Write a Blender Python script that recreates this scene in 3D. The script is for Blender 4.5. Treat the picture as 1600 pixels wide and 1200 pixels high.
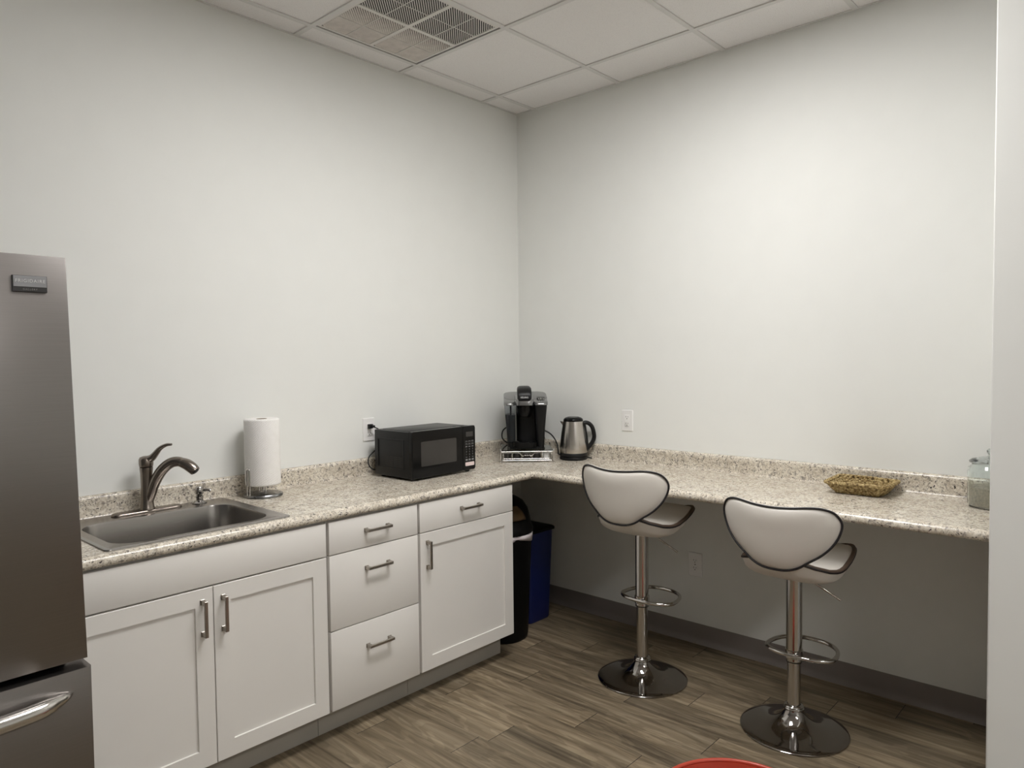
import bpy, bmesh, math, random
from mathutils import Vector, Matrix
random.seed(7)
for o in list(bpy.data.objects):
    bpy.data.objects.remove(o, do_unlink=True)
SC = bpy.context.scene
COL = SC.collection
PI = math.pi
R = math.radians

# ------------------------------------------------------------------ camera
cam_d = bpy.data.cameras.new('camera')
cam = bpy.data.objects.new('camera', cam_d)
COL.objects.link(cam)
SC.camera = cam
CAM_YAW, CAM_PITCH, CAM_ROLL = 0.83336, -0.03970, -0.01121
fw = Vector((math.cos(CAM_PITCH)*math.sin(CAM_YAW), math.cos(CAM_PITCH)*math.cos(CAM_YAW), math.sin(CAM_PITCH)))
rt = Vector((math.cos(CAM_YAW), -math.sin(CAM_YAW), 0))
up = rt.cross(fw)
cr, sr = math.cos(CAM_ROLL), math.sin(CAM_ROLL)
rt2 = cr*rt + sr*up
up2 = -sr*rt + cr*up
M = Matrix((rt2, up2, -fw)).transposed().to_4x4()
M.translation = Vector((-3.3688, -2.9962, 1.5018))
cam.matrix_world = M
cam_d.sensor_fit = 'HORIZONTAL'
cam_d.sensor_width = 36
cam_d.lens = 1125.96/1600*36
cam_d.clip_start = 0.02

# ------------------------------------------------------------------ world, exposure
w = bpy.data.worlds.new('world')
SC.world = w
w.use_nodes = True
w.node_tree.nodes['Background'].inputs[0].default_value = (0.5, 0.5, 0.5, 1)
w.node_tree.nodes['Background'].inputs[1].default_value = 0.05
SC.view_settings.view_transform = 'Standard'
SC.view_settings.look = 'None'
SC.view_settings.gamma = 1
SC.view_settings.use_curve_mapping = False
SC.view_settings.exposure = -0.03
PANEL_STRENGTH = 26.0
PANEL_COLOR = (1.0, 0.985, 0.975)
# grid cells that hold the light panels (two cells each): (x centre, y centre)
CEIL_A, CEIL_B, GRID = 0.1449, 0.3138, 0.6096
def cell(i, j):
    return (-CEIL_B-GRID*(i+0.5), -CEIL_A-GRID*(j+0.5))
LIGHT_CELLS = [cell(1.5, 2), cell(3.5, 7)]  # second cell is an unseen panel added to brighten doors, floor and ceiling

# ------------------------------------------------------------------ materials
def new_mat(name):
    m = bpy.data.materials.new(name)
    m.use_nodes = True
    nt = m.node_tree
    return m, nt, nt.nodes['Principled BSDF']

def N(nt, kind, **kw):
    n = nt.nodes.new(kind)
    for k, v in kw.items():
        if k in n.inputs:
            n.inputs[k].default_value = v
        else:
            setattr(n, k, v)
    return n

def ramp(nt, fac, stops, interp='LINEAR'):
    r = nt.nodes.new('ShaderNodeValToRGB')
    r.color_ramp.interpolation = interp
    el = r.color_ramp.elements
    while len(el) > 1:
        el.remove(el[-1])
    el[0].position = stops[0][0]
    el[0].color = (*stops[0][1], 1)
    for p, c in stops[1:]:
        e = el.new(p)
        e.color = (*c, 1)
    nt.links.new(fac, r.inputs[0])
    return r.outputs[0]

def mixc(nt, fac, a, b, mode='MIX'):
    m = nt.nodes.new('ShaderNodeMix')
    m.data_type = 'RGBA'
    m.blend_type = mode
    for s, v in ((m.inputs[0], fac), (m.inputs[6], a), (m.inputs[7], b)):
        if hasattr(v, 'links'):
            nt.links.new(v, s)
        elif isinstance(v, (int, float)):
            s.default_value = v
        else:
            s.default_value = (*v, 1)
    return m.outputs[2]

def simple(name, col, rough=0.5, metal=0.0, var=0.03, vscale=8.0, bump=0.0, bscale=200.0, spec=0.5, coat=0.0, stretch=None):
    m, nt, b = new_mat(name)
    tc = N(nt, 'ShaderNodeTexCoord')
    src = tc.outputs['Object']
    if stretch:
        mp = N(nt, 'ShaderNodeMapping')
        mp.inputs['Scale'].default_value = stretch
        nt.links.new(src, mp.inputs[0])
        src = mp.outputs[0]
    nz = N(nt, 'ShaderNodeTexNoise', Scale=vscale, Detail=4.0)
    nt.links.new(src, nz.inputs['Vector'])
    lo = tuple(c*(1-var) for c in col)
    hi = tuple(min(1, c*(1+var)) for c in col)
    nt.links.new(ramp(nt, nz.outputs['Fac'], [(0.3, lo), (0.7, hi)]), b.inputs['Base Color'])
    b.inputs['Roughness'].default_value = rough
    b.inputs['Metallic'].default_value = metal
    b.inputs['Specular IOR Level'].default_value = spec
    b.inputs['Coat Weight'].default_value = coat
    if bump > 0:
        n2 = N(nt, 'ShaderNodeTexNoise', Scale=bscale, Detail=3.0)
        nt.links.new(src, n2.inputs['Vector'])
        bp = N(nt, 'ShaderNodeBump', Strength=bump, Distance=0.001)
        nt.links.new(n2.outputs['Fac'], bp.inputs['Height'])
        nt.links.new(bp.outputs[0], b.inputs['Normal'])
    return m

MT = {}
MT['wall'] = simple('wall paint', (0.79, 0.795, 0.765), 0.62, var=0.008, bump=0.12, bscale=420, spec=0.35)
MT['cab'] = simple('cabinet paint', (0.80, 0.775, 0.735), 0.42, var=0.008, bump=0.03, bscale=150)
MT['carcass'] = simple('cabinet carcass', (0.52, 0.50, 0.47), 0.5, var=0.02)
MT['toekick'] = simple('toe kick vinyl', (0.41, 0.385, 0.335), 0.5, var=0.03)
MT['baseboard'] = simple('vinyl base', (0.215, 0.188, 0.174), 0.42, var=0.04)
MT['nickel'] = simple('satin nickel', (0.42, 0.385, 0.345), 0.33, 1.0, var=0.05, vscale=60)
MT['faucet'] = simple('brushed faucet metal', (0.27, 0.235, 0.205), 0.27, 1.0, var=0.05, vscale=40)
MT['chrome'] = simple('chrome', (0.62, 0.605, 0.59), 0.06, 1.0, var=0.01)
MT['column'] = simple('satin chrome column', (0.56, 0.545, 0.53), 0.17, 1.0, var=0.01)
MT['dchrome'] = simple('dark chrome', (0.42, 0.40, 0.385), 0.07, 1.0, var=0.01)
MT['black'] = simple('black plastic', (0.006, 0.006, 0.006), 0.42, var=0.1, spec=0.3)
MT['gloss'] = simple('gloss black', (0.006, 0.006, 0.006), 0.12, var=0.05, spec=0.18)
MT['matt'] = simple('black enamel', (0.012, 0.012, 0.012), 0.36, var=0.1, bump=0.1, bscale=900, spec=0.22)
MT['window'] = simple('microwave window', (0.034, 0.032, 0.030), 0.2, var=0.05)
MT['rubber'] = simple('black rubber', (0.015, 0.015, 0.015), 0.6, var=0.1)
MT['vinyl'] = simple('cream leatherette', (0.72, 0.685, 0.63), 0.40, var=0.015, bump=0.18, bscale=700)
MT['piping'] = simple('black piping', (0.012, 0.010, 0.012), 0.45, var=0.1)
MT['band'] = simple('brown edge band', (0.11, 0.075, 0.055), 0.45, var=0.1)
MT['plate'] = simple('outlet plastic', (0.82, 0.81, 0.79), 0.35, var=0.01)
MT['slot'] = simple('outlet slots', (0.04, 0.035, 0.03), 0.6)
MT['blue'] = simple('blue plastic', (0.004, 0.012, 0.105), 0.42, var=0.06)
MT['amber'] = simple('amber flap plastic', (0.055, 0.032, 0.012), 0.35, var=0.15)
MT['binblack'] = simple('black bin plastic', (0.003, 0.003, 0.003), 0.5, var=0.1, spec=0.15)
MT['red'] = simple('red plastic', (0.46, 0.055, 0.028), 0.38, var=0.04)
MT['grey'] = simple('grey print', (0.20, 0.20, 0.20), 0.5)
MT['lgrey'] = simple('light print', (0.62, 0.62, 0.62), 0.4)
MT['sticker'] = simple('sticker paper', (0.80, 0.66, 0.64), 0.5, var=0.15, vscale=300)
MT['silver'] = simple('silver plastic', (0.27, 0.27, 0.27), 0.22, 0.9, var=0.02)
MT['pod'] = simple('pod foil', (0.42, 0.41, 0.39), 0.35, 0.4, var=0.05)
MT['poddark'] = simple('dark pod cup', (0.03, 0.028, 0.026), 0.4)
MT['podwhite'] = simple('white pod cup', (0.80, 0.80, 0.79), 0.4)
MT['white'] = simple('white enamel', (0.80, 0.785, 0.765), 0.5, var=0.02)
MT['vent'] = simple('vent enamel', (0.70, 0.675, 0.645), 0.5, var=0.03)
MT['tan'] = simple('dusty vent enamel', (0.62, 0.575, 0.535), 0.7, var=0.09, vscale=25)
MT['dark'] = simple('duct dark', (0.02, 0.02, 0.02), 0.8)
MT['fridgeside'] = simple('fridge side', (0.10, 0.10, 0.10), 0.5, var=0.03, bump=0.1, bscale=600)
MT['gasket'] = simple('dark gasket', (0.010, 0.010, 0.010), 0.6)
MT['grid'] = simple('ceiling grid metal', (0.70, 0.685, 0.67), 0.45, var=0.01)

def tissue():
    m, nt, b = new_mat('embossed paper')
    tc = N(nt, 'ShaderNodeTexCoord')
    b.inputs['Base Color'].default_value = (0.86, 0.84, 0.81, 1)
    nz = N(nt, 'ShaderNodeTexNoise', Scale=40.0)
    nt.links.new(tc.outputs['Object'], nz.inputs['Vector'])
    nt.links.new(ramp(nt, nz.outputs['Fac'], [(0.3, (0.85, 0.83, 0.80)), (0.7, (0.88, 0.86, 0.835))]), b.inputs['Base Color'])
    b.inputs['Roughness'].default_value = 0.9
    v = N(nt, 'ShaderNodeTexVoronoi', Scale=1.0)
    v.inputs['Randomness'].default_value = 0.15
    mp = N(nt, 'ShaderNodeMapping')
    mp.inputs['Scale'].default_value = (140, 170, 1)
    mp.inputs['Rotation'].default_value = (0, 0, 0.6)
    nt.links.new(tc.outputs['UV'], mp.inputs[0])
    nt.links.new(mp.outputs[0], v.inputs['Vector'])
    bp = N(nt, 'ShaderNodeBump', Strength=0.8, Distance=0.0025)
    nt.links.new(v.outputs['Distance'], bp.inputs['Height'])
    nt.links.new(bp.outputs[0], b.inputs['Normal'])
    return m
MT['tissue'] = tissue()

def steel(name, col, rough, axis, metal=1.0, bump=0.12, var=1.0):
    m, nt, b = new_mat(name)
    tc = N(nt, 'ShaderNodeTexCoord')
    mp = N(nt, 'ShaderNodeMapping')
    mp.inputs['Scale'].default_value = axis
    nt.links.new(tc.outputs['Object'], mp.inputs[0])
    nz = N(nt, 'ShaderNodeTexNoise', Scale=1.0, Detail=5.0)
    nt.links.new(mp.outputs[0], nz.inputs['Vector'])
    lo = tuple(c*(1-0.08*var) for c in col); hi = tuple(c*(1+0.06*var) for c in col)
    nt.links.new(ramp(nt, nz.outputs['Fac'], [(0.25, lo), (0.75, hi)]), b.inputs['Base Color'])
    rr = N(nt, 'ShaderNodeMapRange')
    rr.inputs[3].default_value = rough*(1-0.12*var); rr.inputs[4].default_value = rough*(1+0.12*var)
    nt.links.new(nz.outputs['Fac'], rr.inputs[0])
    nt.links.new(rr.outputs[0], b.inputs['Roughness'])
    b.inputs['Metallic'].default_value = metal
    bp = N(nt, 'ShaderNodeBump', Strength=bump, Distance=0.0004)
    nt.links.new(nz.outputs['Fac'], bp.inputs['Height'])
    nt.links.new(bp.outputs[0], b.inputs['Normal'])
    return m
MT['fridge'] = steel('brushed fridge steel', (0.262, 0.244, 0.234), 0.34, (6, 6, 700), var=0.55)
MT['sink'] = steel('brushed sink steel', (0.40, 0.38, 0.36), 0.27, (6, 300, 300), bump=0.004, var=0.25)
MT['kettle'] = steel('brushed kettle steel', (0.56, 0.525, 0.485), 0.24, (8, 8, 900))
MT['handle_steel'] = steel('polished handle steel', (0.66, 0.64, 0.61), 0.20, (10, 400, 400))
MT['hub'] = steel('tarnished steel disc', (0.30, 0.30, 0.30), 0.28, (60, 60, 60))

def granite():
    m, nt, b = new_mat('granite laminate')
    tc = N(nt, 'ShaderNodeTexCoord')
    src = tc.outputs['Object']
    wn = N(nt, 'ShaderNodeTexNoise', Scale=30.0, Detail=3.0)
    nt.links.new(src, wn.inputs['Vector'])
    add = N(nt, 'ShaderNodeVectorMath', operation='MULTIPLY_ADD')
    nt.links.new(wn.outputs['Color'], add.inputs[0])
    add.inputs[1].default_value = (0.03, 0.03, 0.03)
    nt.links.new(src, add.inputs[2])
    wsrc = add.outputs[0]
    big = N(nt, 'ShaderNodeTexNoise', Scale=14.0, Detail=5.0, Roughness=0.65)
    nt.links.new(wsrc, big.inputs['Vector'])
    base = ramp(nt, big.outputs['Fac'], [(0.28, (0.36, 0.31, 0.25)), (0.43, (0.53, 0.47, 0.385)), (0.55, (0.69, 0.64, 0.55)), (0.72, (0.78, 0.74, 0.66))])
    v = N(nt, 'ShaderNodeTexVoronoi', Scale=170.0)
    nt.links.new(wsrc, v.inputs['Vector'])
    cell_ = ramp(nt, v.outputs['Color'], [(0.0, (0.27, 0.24, 0.21)), (0.22, (0.46, 0.41, 0.34)), (0.45, (0.67, 0.61, 0.52)), (0.75, (0.86, 0.82, 0.74)), (1.0, (0.90, 0.87, 0.81))])
    c1 = mixc(nt, 0.54, base, cell_)
    # grey-brown mineral patches
    g = N(nt, 'ShaderNodeTexNoise', Scale=62.0, Detail=5.0, Roughness=0.65)
    nt.links.new(wsrc, g.inputs['Vector'])
    gm = ramp(nt, g.outputs['Fac'], [(0.55, (0, 0, 0)), (0.63, (0.9, 0.9, 0.9))])
    c2 = mixc(nt, gm, c1, (0.25, 0.225, 0.205))
    # black flecks, fine and coarse
    d = N(nt, 'ShaderNodeTexNoise', Scale=150.0, Detail=3.0, Roughness=0.6)
    nt.links.new(wsrc, d.inputs['Vector'])
    dm = ramp(nt, d.outputs['Fac'], [(0.60, (0, 0, 0)), (0.65, (1, 1, 1))])
    c2 = mixc(nt, dm, c2, (0.05, 0.042, 0.042))
    d2 = N(nt, 'ShaderNodeTexNoise', Scale=75.0, Detail=3.0, Roughness=0.55)
    nt.links.new(wsrc, d2.inputs['Vector'])
    dm2 = ramp(nt, d2.outputs['Fac'], [(0.655, (0, 0, 0)), (0.69, (1, 1, 1))])
    c3 = mixc(nt, dm2, c2, (0.03, 0.027, 0.03))
    c3 = mixc(nt, 1.0, c3, (0.97, 0.955, 0.925), 'MULTIPLY')
    nt.links.new(c3, b.inputs['Base Color'])
    b.inputs['Roughness'].default_value = 0.24
    b.inputs['Specular IOR Level'].default_value = 0.5
    return m
MT['granite'] = granite()

def floor_mat():
    m, nt, b = new_mat('vinyl plank floor')
    tc = N(nt, 'ShaderNodeTexCoord')
    at = N(nt, 'ShaderNodeAttribute', attribute_name='plank')
    sh = N(nt, 'ShaderNodeVectorMath', operation='MULTIPLY_ADD')
    nt.links.new(at.outputs['Color'], sh.inputs[0])
    sh.inputs[1].default_value = (7, 13, 5)
    nt.links.new(tc.outputs['Object'], sh.inputs[2])
    mp = N(nt, 'ShaderNodeMapping')
    mp.inputs['Scale'].default_value = (34, 1.6, 1)
    nt.links.new(sh.outputs[0], mp.inputs[0])
    n1 = N(nt, 'ShaderNodeTexNoise', Scale=1.0, Detail=6.0, Roughness=0.62, Distortion=0.6)
    nt.links.new(mp.outputs[0], n1.inputs['Vector'])
    mp2 = N(nt, 'ShaderNodeMapping')
    mp2.inputs['Scale'].default_value = (7, 1.3, 1)
    nt.links.new(sh.outputs[0], mp2.inputs[0])
    n2 = N(nt, 'ShaderNodeTexNoise', Scale=1.0, Detail=3.0, Distortion=0.8)
    nt.links.new(mp2.outputs[0], n2.inputs['Vector'])
    # cathedral grain rings
    wv = N(nt, 'ShaderNodeMath', operation='MULTIPLY')
    wv.inputs[1].default_value = 60.0
    nt.links.new(n2.outputs['Fac'], wv.inputs[0])
    sn = N(nt, 'ShaderNodeMath', operation='SINE')
    nt.links.new(wv.outputs[0], sn.inputs[0])
    base = ramp(nt, n1.outputs['Fac'], [(0.28, (0.125, 0.096, 0.064)), (0.45, (0.215, 0.172, 0.117)), (0.58, (0.285, 0.234, 0.165)), (0.75, (0.36, 0.305, 0.225))])
    tone = ramp(nt, n2.outputs['Fac'], [(0.3, (0.60, 0.59, 0.575)), (0.7, (1.17, 1.15, 1.11))])
    c = mixc(nt, 1.0, base, tone, 'MULTIPLY')
    gr = ramp(nt, sn.outputs[0], [(0.0, (0.80, 0.79, 0.78)), (0.35, (1, 1, 1)), (1.0, (1.05, 1.05, 1.05))])
    c = mixc(nt, 0.8, c, gr, 'MULTIPLY')
    sep = N(nt, 'ShaderNodeSeparateColor')
    nt.links.new(at.outputs['Color'], sep.inputs[0])
    pl = ramp(nt, sep.outputs[0], [(0.0, (0.81, 0.805, 0.79)), (1.0, (1.20, 1.19, 1.16))])
    c = mixc(nt, 1.0, c, pl, 'MULTIPLY')
    # seams from the plank's own UV in metres: u to the long edges, v to the short ends
    uv = N(nt, 'ShaderNodeSeparateXYZ')
    nt.links.new(tc.outputs['UV'], uv.inputs[0])
    def edge(out, size, width):
        a = N(nt, 'ShaderNodeMath', operation='SUBTRACT'); a.inputs[0].default_value = size
        nt.links.new(out, a.inputs[1])
        mn = N(nt, 'ShaderNodeMath', operation='MINIMUM')
        nt.links.new(out, mn.inputs[0]); nt.links.new(a.outputs[0], mn.inputs[1])
        lt = N(nt, 'ShaderNodeMath', operation='LESS_THAN'); lt.inputs[1].default_value = width
        nt.links.new(mn.outputs[0], lt.inputs[0])
        return lt.outputs[0]
    e1 = edge(uv.outputs[0], 0.15, 0.0006)
    e2 = edge(uv.outputs[1], 0.9144, 0.0014)
    c = mixc(nt, e1, c, (0.10, 0.08, 0.06))
    c = mixc(nt, e2, c, (0.025, 0.02, 0.016))
    nt.links.new(c, b.inputs['Base Color'])
    b.inputs['Roughness'].default_value = 0.5
    b.inputs['Specular IOR Level'].default_value = 0.35
    bp = N(nt, 'ShaderNodeBump', Strength=0.15, Distance=0.001)
    nt.links.new(n1.outputs['Fac'], bp.inputs['Height'])
    nt.links.new(bp.outputs[0], b.inputs['Normal'])
    return m
MT['floor'] = floor_mat()

def ceiling_mat():
    m, nt, b = new_mat('acoustic tile')
    tc = N(nt, 'ShaderNodeTexCoord')
    n1 = N(nt, 'ShaderNodeTexNoise', Scale=300.0, Detail=2.0)
    nt.links.new(tc.outputs['Object'], n1.inputs['Vector'])
    c = ramp(nt, n1.outputs['Fac'], [(0.29, (0.62, 0.60, 0.585)), (0.36, (0.83, 0.81, 0.80)), (0.6, (0.86, 0.84, 0.83))])
    nt.links.new(c, b.inputs['Base Color'])
    b.inputs['Roughness'].default_value = 0.9
    n2 = N(nt, 'ShaderNodeTexNoise', Scale=90.0, Detail=4.0)
    nt.links.new(tc.outputs['Object'], n2.inputs['Vector'])
    bp = N(nt, 'ShaderNodeBump', Strength=0.25, Distance=0.002)
    nt.links.new(n2.outputs['Fac'], bp.inputs['Height'])
    nt.links.new(bp.outputs[0], b.inputs['Normal'])
    return m
MT['tile'] = ceiling_mat()

def seagrass():
    m, nt, b = new_mat('seagrass rope')
    tc = N(nt, 'ShaderNodeTexCoord')
    n1 = N(nt, 'ShaderNodeTexNoise', Scale=95.0, Detail=4.0)
    nt.links.new(tc.outputs['Object'], n1.inputs['Vector'])
    c = ramp(nt, n1.outputs['Fac'], [(0.32, (0.10, 0.06, 0.022)), (0.47, (0.32, 0.225, 0.09)), (0.62, (0.58, 0.46, 0.235))])
    nt.links.new(c, b.inputs['Base Color'])
    b.inputs['Roughness'].default_value = 0.75
    return m
MT['rope'] = seagrass()

def glass(name, col, rough=0.02, alpha=None, ior=1.45):
    m, nt, b = new_mat(name)
    b.inputs['Base Color'].default_value = (*col, 1)
    b.inputs['Transmission Weight'].default_value = 1.0
    b.inputs['Roughness'].default_value = rough
    b.inputs['IOR'].default_value = ior
    nz = N(nt, 'ShaderNodeTexNoise', Scale=3.0)
    bp = N(nt, 'ShaderNodeBump', Strength=0.02)
    nt.links.new(nz.outputs['Fac'], bp.inputs['Height'])
    nt.links.new(bp.outputs[0], b.inputs['Normal'])
    return m
MT['glass'] = glass('clear glass', (0.93, 0.97, 0.96))
MT['smoke'] = glass('smoked tank plastic', (0.40, 0.42, 0.44), 0.06, ior=1.2)
MT['topglass'] = glass('grey tempered glass', (0.66, 0.70, 0.68), 0.03)
MT['lidglass'] = glass('grey lid glass', (0.66, 0.70, 0.69), 0.03)
MT['sand'] = simple('beige granules', (0.52, 0.46, 0.37), 0.8, var=0.25, vscale=120, bump=0.5, bscale=300)
MT['bag'] = simple('white bin liner', (0.72, 0.66, 0.67), 0.35, var=0.08, vscale=30, bump=0.4, bscale=60)

def emit(name, col, st):
    m = bpy.data.materials.new(name)
    m.use_nodes = True
    nt = m.node_tree
    b = nt.nodes['Principled BSDF']
    b.inputs['Base Color'].default_value = (0.8, 0.8, 0.8, 1)
    b.inputs['Emission Color'].default_value = (*col, 1)
    b.inputs['Emission Strength'].default_value = st
    return m
MT['panel'] = emit('lit diffuser', PANEL_COLOR, PANEL_STRENGTH)

# ------------------------------------------------------------------ mesh helpers
class MB:
    def __init__(self):
        self.v = []; self.f = []; self.mi = []; self.uv = None
    def add(self, verts, faces, mi=0, xf=None):
        o = len(self.v)
        for p in verts:
            p = Vector(p)
            self.v.append(xf @ p if xf is not None else p)
        for f in faces:
            self.f.append([i+o for i in f]); self.mi.append(mi)
        return self
    def box(self, a, b, mi=0, xf=None, bev=0.0, seg=2):
        bm = bmesh.new()
        bmesh.ops.create_cube(bm, size=1)
        c = [(a[i]+b[i])/2 for i in range(3)]; s = [abs(b[i]-a[i]) for i in range(3)]
        for vv in bm.verts:
            vv.co = Vector([c[i]+vv.co[i]*s[i] for i in range(3)])
        if bev > 0:
            bmesh.ops.bevel(bm, geom=bm.edges[:], offset=bev, segments=seg, affect='EDGES', profile=0.5)
        self.add_bm(bm, mi, xf); bm.free()
        return self
    def add_bm(self, bm, mi=0, xf=None):
        bm.verts.index_update()
        self.add([vv.co.copy() for vv in bm.verts], [[vv.index for vv in f.verts] for f in bm.faces], mi, xf)
    def lathe(self, prof, n=40, mi=0, xf=None, center=(0, 0, 0), sx=1, sy=1):
        vs = []; fs = []
        k = len(prof)
        for i in range(n):
            a = 2*PI*i/n
            for r, z in prof:
                vs.append((center[0]+sx*r*math.cos(a), center[1]+sy*r*math.sin(a), center[2]+z))
        for i in range(n):
            j = (i+1) % n
            for q in range(k-1):
                if prof[q][0] < 1e-7 and prof[q+1][0] < 1e-7:
                    continue
                fs.append([i*k+q, j*k+q, j*k+q+1, i*k+q+1])
        self.add(vs, fs, mi, xf)
        return self
    def loft(self, rings, mi=0, xf=None, cap=True, closed=True):
        vs = [p for r in rings for p in r]; n = len(rings[0]); fs = []
        for i in range(len(rings)-1):
            for j in range(n if closed else n-1):
                k = (j+1) % n
                fs.append([i*n+j, i*n+k, (i+1)*n+k, (i+1)*n+j])
        if cap:
            fs.append(list(range(n))[::-1])
            fs.append([(len(rings)-1)*n+j for j in range(n)])
        self.add(vs, fs, mi, xf)
        return self
    def tube(self, pts, rad, n=10, mi=0, xf=None, closed=False, caps=True, sq=None):
        pts = [Vector(p) for p in pts]
        m = len(pts)
        rads = rad if isinstance(rad, (list, tuple)) else [rad]*m
        rings = []
        prev = None
        for i in range(m):
            if closed:
                t = pts[(i+1) % m]-pts[i-1]
            else:
                t = pts[min(i+1, m-1)]-pts[max(i-1, 0)]
            t.normalize()
            if prev is None:
                a = Vector((0, 0, 1)) if abs(t.z) < 0.9 else Vector((1, 0, 0))
                u = t.cross(a).normalized()
            else:
                u = (prev-t*prev.dot(t)).normalized()
            prev = u
            v_ = t.cross(u)
            rr = rads[i]
            if sq:
                rings.append([pts[i]+u*(sq[0]*rr*math.cos(2*PI*k/n))+v_*(sq[1]*rr*math.sin(2*PI*k/n)) for k in range(n)])
            else:
                rings.append([pts[i]+u*(rr*math.cos(2*PI*k/n))+v_*(rr*math.sin(2*PI*k/n)) for k in range(n)])
        if closed:
            rings.append(rings[0])
            # re-match twist
            best = min(range(n), key=lambda s: (rings[-2][0]-rings[0][s]).length)
            rings[-1] = [rings[0][(k+best) % n] for k in range(n)]
            self.loft(rings, mi, xf, cap=False)
        else:
            self.loft(rings, mi, xf, cap=caps)
        return self
    def prism(self, outline, z0, z1, mi=0, xf=None):
        n = len(outline)
        vs = [(x, y, z0) for x, y in outline]+[(x, y, z1) for x, y in outline]
        fs = [list(range(n))[::-1], list(range(n, 2*n))]+[[i, (i+1) % n, n+(i+1) % n, n+i] for i in range(n)]
        self.add(vs, fs, mi, xf)
        return self
    def build(self, name, mats, parent=None, loc=None, smooth=35, bevel=0.0, bseg=2, fix=True):
        me = bpy.data.meshes.new(name)
        me.from_pydata([tuple(p) for p in self.v], [], self.f)
        if not isinstance(mats, (list, tuple)):
            mats = [mats]
        for m_ in mats:
            me.materials.append(MT[m_] if isinstance(m_, str) else m_)
        for p, i in zip(me.polygons, self.mi):
            p.material_index = i
        if fix:
            bm = bmesh.new(); bm.from_mesh(me)
            bmesh.ops.remove_doubles(bm, verts=bm.verts, dist=1e-6)
            bmesh.ops.recalc_face_normals(bm, faces=bm.faces)
            bm.to_mesh(me); bm.free()
        if smooth:
            me.polygons.foreach_set('use_smooth', [True]*len(me.polygons))
            me.set_sharp_from_angle(angle=R(smooth))
        o = bpy.data.objects.new(name, me)
        COL.objects.link(o)
        if parent is not None:
            o.parent = parent
        if loc is not None:
            o.location = loc
        if bevel > 0:
            md = o.modifiers.new('bevel', 'BEVEL'); md.width = bevel; md.segments = bseg
            md.limit_method = 'ANGLE'; md.angle_limit = R(40)
        return o

def rrect(w, d, r, n=6, cx=0, cy=0, z=None):
    pts = []
    for (sx, sy, a0) in ((1, 1, 0), (-1, 1, 90), (-1, -1, 180), (1, -1, 270)):
        for k in range(n+1):
            a = R(a0+90*k/n)
            x = cx+sx*(w/2-r)+r*math.cos(a); y = cy+sy*(d/2-r)+r*math.sin(a)
            pts.append((x, y) if z is None else (x, y, z))
    return pts

def catmull(pts, n=8, closed=False):
    P = [Vector(p) for p in pts]; m = len(P); out = []
    rng = m if closed else m-1
    for i in range(rng):
        if closed:
            a, b, c, d = P[i-1], P[i], P[(i+1) % m], P[(i+2) % m]
        else:
            a, b, c, d = P[max(i-1, 0)], P[i], P[i+1], P[min(i+2, m-1)]
        for k in range(n):
            t = k/n
            out.append(0.5*((2*b)+(c-a)*t+(2*a-5*b+4*c-d)*t*t+(3*b-a-3*c+d)*t*t*t))
    if not closed:
        out.append(P[-1])
    return out

def thing(name, label, cat, loc=(0, 0, 0), rz=0.0, group=None):
    o = bpy.data.objects.new(name, None)
    COL.objects.link(o)
    o.empty_display_size = 0.05
    o.location = loc; o.rotation_euler = (0, 0, rz)
    return tag(o, label, cat, group)
def tag(o, label, cat, group=None):
    o['label'] = label; o['category'] = cat
    if group:
        o['group'] = group
    return o
def struct(o):
    o['kind'] = 'structure'
    return o

def text_mesh(txt, size, mb, xf, mi, depth=0.0006, align='CENTER', space=1.0, bold=0.0):
    cu = bpy.data.curves.new('txt', 'FONT')
    cu.body = txt; cu.size = size; cu.align_x = align; cu.align_y = 'CENTER'; cu.extrude = depth; cu.space_character = space
    cu.offset = bold
    ob = bpy.data.objects.new('txt', cu)
    COL.objects.link(ob)
    dg = bpy.context.evaluated_depsgraph_get()
    me = bpy.data.meshes.new_from_object(ob.evaluated_get(dg))
    mb.add([vv.co.copy() for vv in me.vertices], [list(p.vertices) for p in me.polygons], mi, xf)
    bpy.data.objects.remove(ob); bpy.data.curves.remove(cu); bpy.data.meshes.remove(me)

# front of something facing -Y: text plane (x right, z up)
def face_xf(x, y, z):
    return Matrix.Translation((x, y, z)) @ Matrix.Rotation(PI/2, 4, 'X')

# ------------------------------------------------------------------ room shell
H = 2.984
XW, YS = -6.6, -6.2
YRET = -2.600
XRET = -0.750
def one(name, a, b, m, **k):
    return struct(MB().box(a, b).build(name, m, **k))
one('wall_left', (XW-0.12, 0, 0), (0.12, 0.12, H), 'wall')
one('wall_right', (0, YRET-0.02, 0), (0.12, 0, H), 'wall')
one('wall_return', (XRET, YS-0.12, 0), (0.12, YRET, H), 'wall', bevel=0.004)
one('wall_rear', (XW-0.12, YS-0.12, 0), (XRET, YS, H), 'wall')
one('wall_side', (XW-0.12, YS, 0), (XW, 0, H), 'wall')

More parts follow.
